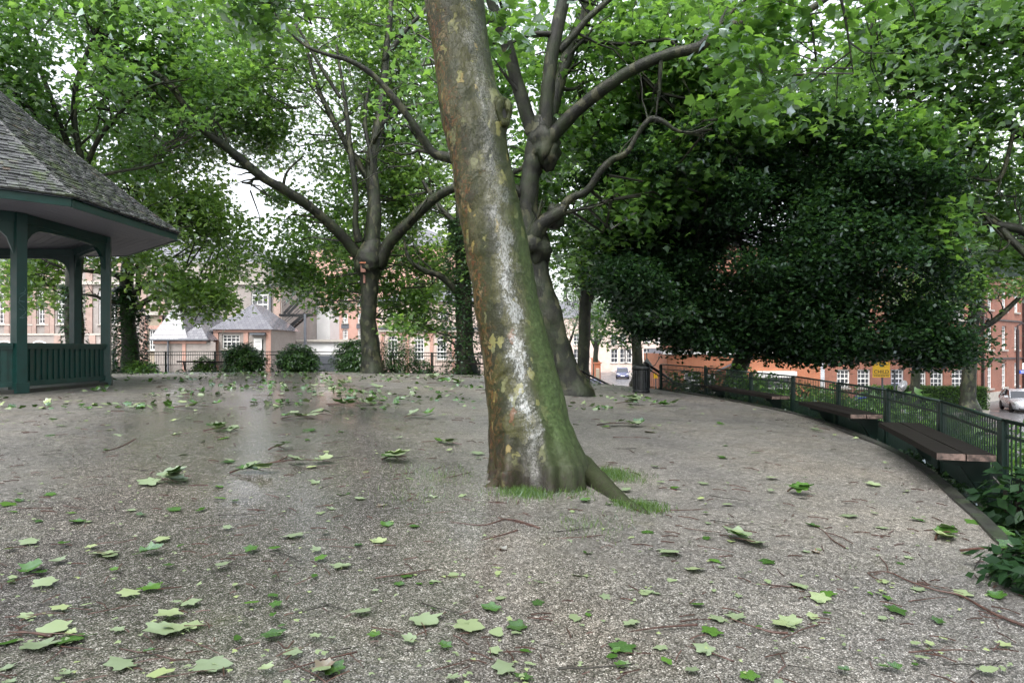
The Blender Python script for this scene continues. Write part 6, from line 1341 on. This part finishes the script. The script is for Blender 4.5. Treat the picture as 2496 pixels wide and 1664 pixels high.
def drop_leaf(x, y, s, kind, rz=None, mesh=None, tilt=0.14):
    me = mesh or random.choice({'p': FP, 'd': FD, 'b': FB}[kind]); lab, grp = LAB[kind]
    o = mesh_obj('fallen_leaf', me, None, label=lab, cat='leaf', group=grp)
    o.location = (x, y, ground_z(x, y)+0.006); q = gn(x, y).to_track_quat('Z', 'Y').to_euler()
    o.rotation_euler = (q.x+random.uniform(-tilt, tilt), q.y+random.uniform(-tilt, tilt), random.uniform(0, 6.28) if rz is None else rz); o.scale = (s*random.uniform(0.72, 1.08), s*random.uniform(0.85, 1.05), s*random.uniform(0.4, 1.0))
# leaves placed where the photograph shows the large ones
big = [(272, 1350, .19, 'p', 1.2), (345, 1348, .18, 'd', -1.0), (1620, 1342, .235, 'p', 3.3), (1702, 1388, .18, 'p', 2.4), (1835, 1322, .2, 'p', 3.0), (735, 1302, .19, 'p', 2.0), (612, 1344, .14, 'd', 0.4), (1115, 1522, .20, 'p', -1.7), (1020, 1506, .17, 'p', -2.3), (1213, 1488, .13, 'd', 1.1), (1276, 1524, .12, 'd', 2.0), (1090, 1580, .10, 'd', .5), (1236, 1640, .16, 'p', .3), (1290, 1655, .10, 'd', .9), (1548, 1516, .12, 'p', 2.2), (1430, 1405, .13, 'p', 1.5), (1327, 1420, .13, 'p', .7), (1225, 1382, .10, 'p', 1.9), (820, 1638, .13, 'd', .7), (308, 1628, .16, 'p', 1), (480, 1624, .18, 'p', -1.4), (420, 1535, .19, 'p', 2.5), (450, 1536, .17, 'p', 1.0), (130, 1545, .18, 'p', .6), (200, 1555, .18, 'd', 2.0), (95, 1568, .16, 'p', 3.9), (70, 1395, .16, 'd', .2), (390, 1430, .14, 'd', 1.8), (320, 1452, .13, 'p', .8), (100, 1430, .14, 'p', .3), (950, 1283, .12, 'd', 1.0), (1015, 1282, .13, 'd', 2.9), (935, 1322, .16, 'p', 1.3), (840, 1207, .14, 'd', .5), (720, 1415, .0, 'p', 0), (1765, 1515, .12, 'p', .6), (1752, 1400, .0, 'p', 0), (1920, 1520, .15, 'p', 2.2), (1940, 1525, .17, 'p', 0.5), (1803, 1512, .14, 'p', .1), (1965, 1434, .15, 'p', 1.0), (2015, 1465, .15, 'p', .5), (2030, 1452, .12, 'd', .4), (2360, 1447, .17, 'p', 1.5), (2425, 1446, .16, 'd', 2.7), (2205, 1495, .14, 'd', .9), (2295, 1520, .10, 'd', .1), (1580, 1300, .13, 'd', 0.0), (2143, 1185, .19, 'p', 1.1), (2070, 1255, .16, 'p', 2.6), (2455, 1295, .24, 'd', 1.6), (2400, 1280, .22, 'd', .4), (1995, 1285, .14, 'd', .9), (1650, 1190, .13, 'd', .3), (1720, 1180, .12, 'p', .3), (1640, 1385, .0, 'p', 0), (2250, 1270, .14, 'd', 1.4), (25, 1233, .15, 'd', .9), (770, 1180, .15, 'p', .5), (1060, 1215, .15, 'p', 1.1)]
for (u, v, s, k, rz) in big:
    if s > 0:
        p = on_ground(u, v); drop_leaf(p.x, p.y, s*0.95, k, rz)
cnt = 0; tries = 0
pl = []
while cnt < 420 and tries < 9000:      # the rest, scattered under the canopy
    tries += 1; u = random.uniform(-40, 2560); v = 925+750*random.random()**1.7; p = on_ground(u, v)
    if not on_gravel(p.x, p.y) or p.y > 33: continue
    if u > 1100 and u < 1450 and v < 1180 and v > 960 and p.y < 7.9 and abs(u-1290) < 120: continue
    pl.append((p, random.choice('pppdd') if random.random() > 0.012 else 'b', random.choice((0.05, 0.06, 0.07, 0.08, 0.09, 0.12))*(1.0 if p.y < 8 else 1.5))); cnt += 1
pl.sort(key=lambda q: -(q[2]/q[0].length))
for (p, k, s) in pl[:250]: drop_leaf(p.x, p.y, s*random.uniform(0.85, 1.2), k, mesh=None if (k == 'b' or random.random() < 0.6) else random.choice(SCP if k == 'p' else SCD))
def litter():
    parts = []; n = 0
    xs, ys = [], []
    while n < 900:
        u = random.uniform(-60, 2560); v = 905+770*random.random()**2.6; p = on_ground(u, v)
        if on_gravel(p.x, p.y) and p.y < 36: xs.append(p.x); ys.append(p.y); n += 1
    for k in range(900):   # drifts along the far edge and under the trees
        a = R(random.uniform(40, 140)); r = random.uniform(11.0, 18.0); x, y = G.x+r*math.cos(a), G.y+r*math.sin(a)
        if on_gravel(x, y): xs.append(x); ys.append(y)
    x = np.array(xs); y = np.array(ys); z = np.array([ground_z(a, b) for a, b in zip(xs, ys)])+0.012; d = np.hypot(x, y)
    sz = rng.uniform(0.02, 0.045, len(x))*np.where(d > 12, 2.6, 1.0)
    V, T = leaf_arrays(np.stack([x, y, z+sz*0.1*0], 1), sz, STAR, 0.16, 0.0); V[:, 2] = np.maximum(V[:, 2], 0*V[:, 2]+np.repeat(z, 6)-0.004)
    half = len(T)//2; mesh_obj('leaf_litter', np_mesh('leaf_litter', V, T[:half], M['fallen_pale']), kind='stuff', label='small pale torn leaf scraps strewn over the gravel', cat='leaf litter')
    mesh_obj('leaf_litter', np_mesh('leaf_litter', V, T[half:], M['fallen_dark']), kind='stuff', label='small dark green leaf scraps strewn over the gravel', cat='leaf litter')
litter()
def drifts():
    xs, ys = [], []
    while len(xs) < 1000:
        u = random.uniform(-40, 1600); v = 903+95*random.random()**2.4; p = on_ground(u, v)
        if on_gravel(p.x, p.y) and p.y < 36.5 and float(noise3((p.x, p.y, 0), 0.9)) > -0.2: xs.append(p.x); ys.append(p.y)
    x = np.array(xs); y = np.array(ys); z = np.array([ground_z(a, b) for a, b in zip(xs, ys)])+0.03; k = len(x)//3
    for sl, m, lab in ((slice(0, 2*k), 'fallen_dark', 'ruffled green storm leaves drifted over the far gravel'), (slice(2*k, None), 'fallen_pale', 'pale ruffled storm leaves drifted over the far gravel')):
        V, T = leaf_arrays(np.stack([x, y, z], 1)[sl], rng.uniform(0.08, 0.17, len(x[sl])), LOBED, 0.4, -0.1); mesh_obj('leaf_drift', np_mesh('leaf_drift', V, T, M[m]), kind='stuff', label=lab, cat='leaf litter')
drifts()
def spray(u, v, label, nl, s, rz, length=0.5, lift=0.10):
    p = on_ground(u, v); root = empty('leafy_spray', p+Vector((0, 0, 0.0)), rz, label=label, cat='broken twig'); rr = random.Random(int(u*7+v))
    mb = MB(); pts = [Vector((length*t, 0.05*math.sin(4*t), 0.015+0.03*math.sin(3*t))) for t in np.linspace(0, 1, 6)]; mb.tube(pts, [0.011, 0.010, 0.008, 0.007, 0.005, 0.004], 5); mb.obj('twig', M['red_twig'], root)
    for k in range(nl):
        me = rr.choice(FD if rr.random() < 0.38 else FP); o = mesh_obj('leaf', me, root); f = rr.uniform(0.25, 1.0); ls = s*rr.uniform(0.75, 1.15)
        o.location = (length*f, rr.uniform(-0.06, 0.06), 0.02+lift*rr.random()); o.scale = (ls,)*3
        o.rotation_euler = (rr.uniform(-0.1, 0.45), rr.uniform(-0.3, 0.3), rr.uniform(-2.6, -0.4)+(PI if rr.random() < 0.4 else 0))
SP = [(360, 1182, 'largest bunch of green leaves lying on gravel in front of the bandstand', 8, .21, 0.3, .28, .12), (495, 1052, 'curled leafy spray standing up on the gravel beyond the largest bunch', 6, .20, 0.2, .5, .12), (560, 1155, 'pale leafy spray lying at the end of a long dark twig', 5, .19, 0.4, .35, .06), (640, 1135, 'leafy twig lying right behind the pale spray', 5, .18, 0.35, .75, .05),
      (930, 1122, 'folded leafy spray between bandstand and leaning trunk', 4, .22, 0.1, .3, .08), (1455, 1037, 'wide leafy spray lying right of the leaning trunk', 7, .20, 0.0, .75, .07), (1500, 985, 'upright leafy spray in front of the litter bin', 7, .24, 0.2, .6, .16), (1585, 987, 'flat dark spray to the right of the upright one', 4, .22, -0.1, .6, .05),
      (1920, 1200, 'grey-green folded leaf pair standing up near the benches', 3, .20, 0.1, .25, .05), (1840, 1325, 'bright leaf bunch standing alone on the open gravel', 3, .19, 2.8, .2, .06), (2340, 1345, 'long glossy leafy twig near the edging stones', 5, .19, -0.25, .75, .07), (420, 994, 'low spray of leaves close to the bandstand', 6, .22, 0.0, .8, .08),
      (800, 988, 'spray of leaves in the wet sheen', 6, .22, 0.2, .9, .08), (740, 1015, 'small curled spray beside the wet sheen', 4, .2, 0.1, .5, .07), (685, 1022, 'dark small spray in the middle of the wet sheen', 4, .2, .3, .5, .07), (985, 1018, 'small upright spray halfway to the straight tree', 3, .22, .2, .4, .08), (1125, 1085, 'drooping leaf spray touching the leaning trunk', 4, .2, 2.6, .4, .05), (655, 1098, 'single dark glossy leaf cluster on the pale gravel', 2, .2, .4, .2, .08), (1172, 960, 'green spray left of the leaning trunk, farther off', 5, .24, .3, .5, .1), (2280, 1318, 'flat leafy twig pointing to the edging stones', 4, .18, .5, .4, .04), (1350, 918, 'drift of leaves under the second leaning tree', 5, .24, 0.0, .8, .08), (760, 938, 'wide low spray near the straight tree', 6, .24, .1, 1.1, .09), (1040, 935, 'clump of storm leaves right of the straight tree', 7, .26, .1, 1.2, .12), (1000, 925, 'bushier clump of leaves under the straight tree', 7, .26, .3, 1.0, .14), (890, 948, 'pale upright leaf clump before the straight tree', 3, .24, .3, .4, .12)]
for a in SP: spray(*a)
# twigs
def twig_me(seed, r=0.0055):
    rr = random.Random(seed); mb = MB(); pts = []; y = 0
    for i in range(7): pts.append(Vector((i/6, y, 0.012+0.01*rr.random()))); y += rr.uniform(-0.035, 0.035)
    mb.tube(pts, [r*(1.3-0.1*i) for i in range(7)], 5)
    if seed % 2: q = pts[3]; mb.tube([q, q+Vector((0.12, 0.08*(1 if seed % 4 == 1 else -1), 0.01)), q+Vector((0.24, 0.1*(1 if seed % 4 == 1 else -1), 0.012))], [r*0.8, r*0.6, r*0.4], 4)
    return mb
TW = [twig_me(i, 0.010).mesh('fallen_twig', M['red_twig'] if i % 3 else M['bark_twig'], True) for i in range(8)]
k = 0; tries = 0
while k < 120 and tries < 5000:
    tries += 1; u = random.uniform(-20, 2520); v = 930+740*random.random()**1.1; p = on_ground(u, v)
    if not on_gravel(p.x, p.y): continue
    L = random.uniform(0.10, 0.42)*(1.5 if p.y > 9 else 1); o = mesh_obj('fallen_twig', TW[k % 8], None, label='thin reddish or dark twig lying on the gravel', cat='twig', group='thin twigs scattered on the gravel')
    o.location = (p.x, p.y, p.z+0.002); q = gn(p.x, p.y).to_track_quat('Z', 'Y').to_euler(); o.rotation_euler = (q.x, q.y, random.gauss(0, 0.7)+(PI if random.random() < 0.5 else 0)); o.scale = (L, L, max(0.3, L)); k += 1
def long_branch(us, r, name, label, side=()):
    pts = [on_ground(u, v)+Vector((0, 0, 0.015)) for u, v in us]; b = pts[0]; root = empty(name, b, label=label, cat='branch'); c = catmull([list(p-b) for p in pts], 5)
    mb = MB(); mb.tube(c, [r*(0.35+0.65*i/(len(c)-1)) for i in range(len(c))], 6); mb.obj('stem', M['red_twig'], root, smooth=True)
    for ss in side:
        q = [on_ground(u, v)+Vector((0, 0, 0.015))-b for u, v in ss]; mb = MB(); mb.tube(catmull([list(p) for p in q], 4), 0.004, 5); mb.obj('side_twig', M['red_twig'], root)
long_branch([(2115, 1400), (2165, 1398), (2215, 1420), (2280, 1442), (2340, 1455), (2400, 1488), (2440, 1508), (2510, 1535)], 0.011, 'fallen_branch', 'long forked reddish branch lying at the right edge of the gravel', [[(2165, 1398), (2160, 1380), (2145, 1362)], [(2115, 1400), (2130, 1412), (2150, 1420)], [(2440, 1512), (2400, 1508), (2388, 1500)]])
long_branch([(1985, 1282), (2010, 1300), (2030, 1320), (2060, 1338)], 0.007, 'fallen_branch', 'forked dark branch with a curled leaf on open gravel', [[(2010, 1300), (2050, 1312), (2078, 1328)]])
long_branch([(1098, 1275), (1180, 1283), (1240, 1268), (1315, 1290)], 0.008, 'fallen_branch', 'long dark twig lying in front of the leaning trunk', [[(1215, 1265), (1260, 1275), (1315, 1291)]])
long_branch([(1172, 1320), (1215, 1310), (1262, 1296)], 0.009, 'fallen_branch', 'thick reddish stick below the grass tuft')
long_branch([(1780, 1512), (1830, 1530), (1880, 1545), (1920, 1548)], 0.008, 'fallen_branch', 'reddish stick leading to a pair of pale leaves')
long_branch([(1530, 1545), (1600, 1535), (1660, 1530), (1700, 1528)], 0.008, 'fallen_branch', 'straight reddish stick near the bottom centre of the gravel')
long_branch([(20, 1546), (80, 1548), (125, 1556)], 0.010, 'fallen_branch', 'dark broken stick at the lower left with leaves')
long_branch([(600, 1142), (640, 1136), (680, 1125), (700, 1115)], 0.009, 'fallen_branch', 'dark stick running through the pale leafy spray')
long_branch([(250, 1105), (300, 1088), (330, 1072)], 0.010, 'fallen_branch', 'dark curved stick on the gravel before the bandstand')

def twig_litter():
    mb = MB(); n = 0
    while n < 520:
        u = random.uniform(-60, 2560); v = 905+770*random.random()**2.2; p = on_ground(u, v)
        if not on_gravel(p.x, p.y) or p.y > 36: continue
        L = random.uniform(0.03, 0.13)*(1+p.y/14); a = random.gauss(0, 0.9); d = Vector((math.cos(a), math.sin(a), 0))*L
        mb.tube([p+Vector((0, 0, 0.006)), p+d*0.5+Vector((random.uniform(-1, 1)*L*0.06, random.uniform(-1, 1)*L*0.06, 0.009)), p+d+Vector((0, 0, ground_z(p.x+d.x, p.y+d.y)-p.z+0.006))], 0.0028*(1+p.y/9), 3, False); n += 1
    mb.obj('twig_litter', M['red_twig'], kind='stuff', label='fine broken twig bits strewn over the gravel', cat='twig litter')
twig_litter()
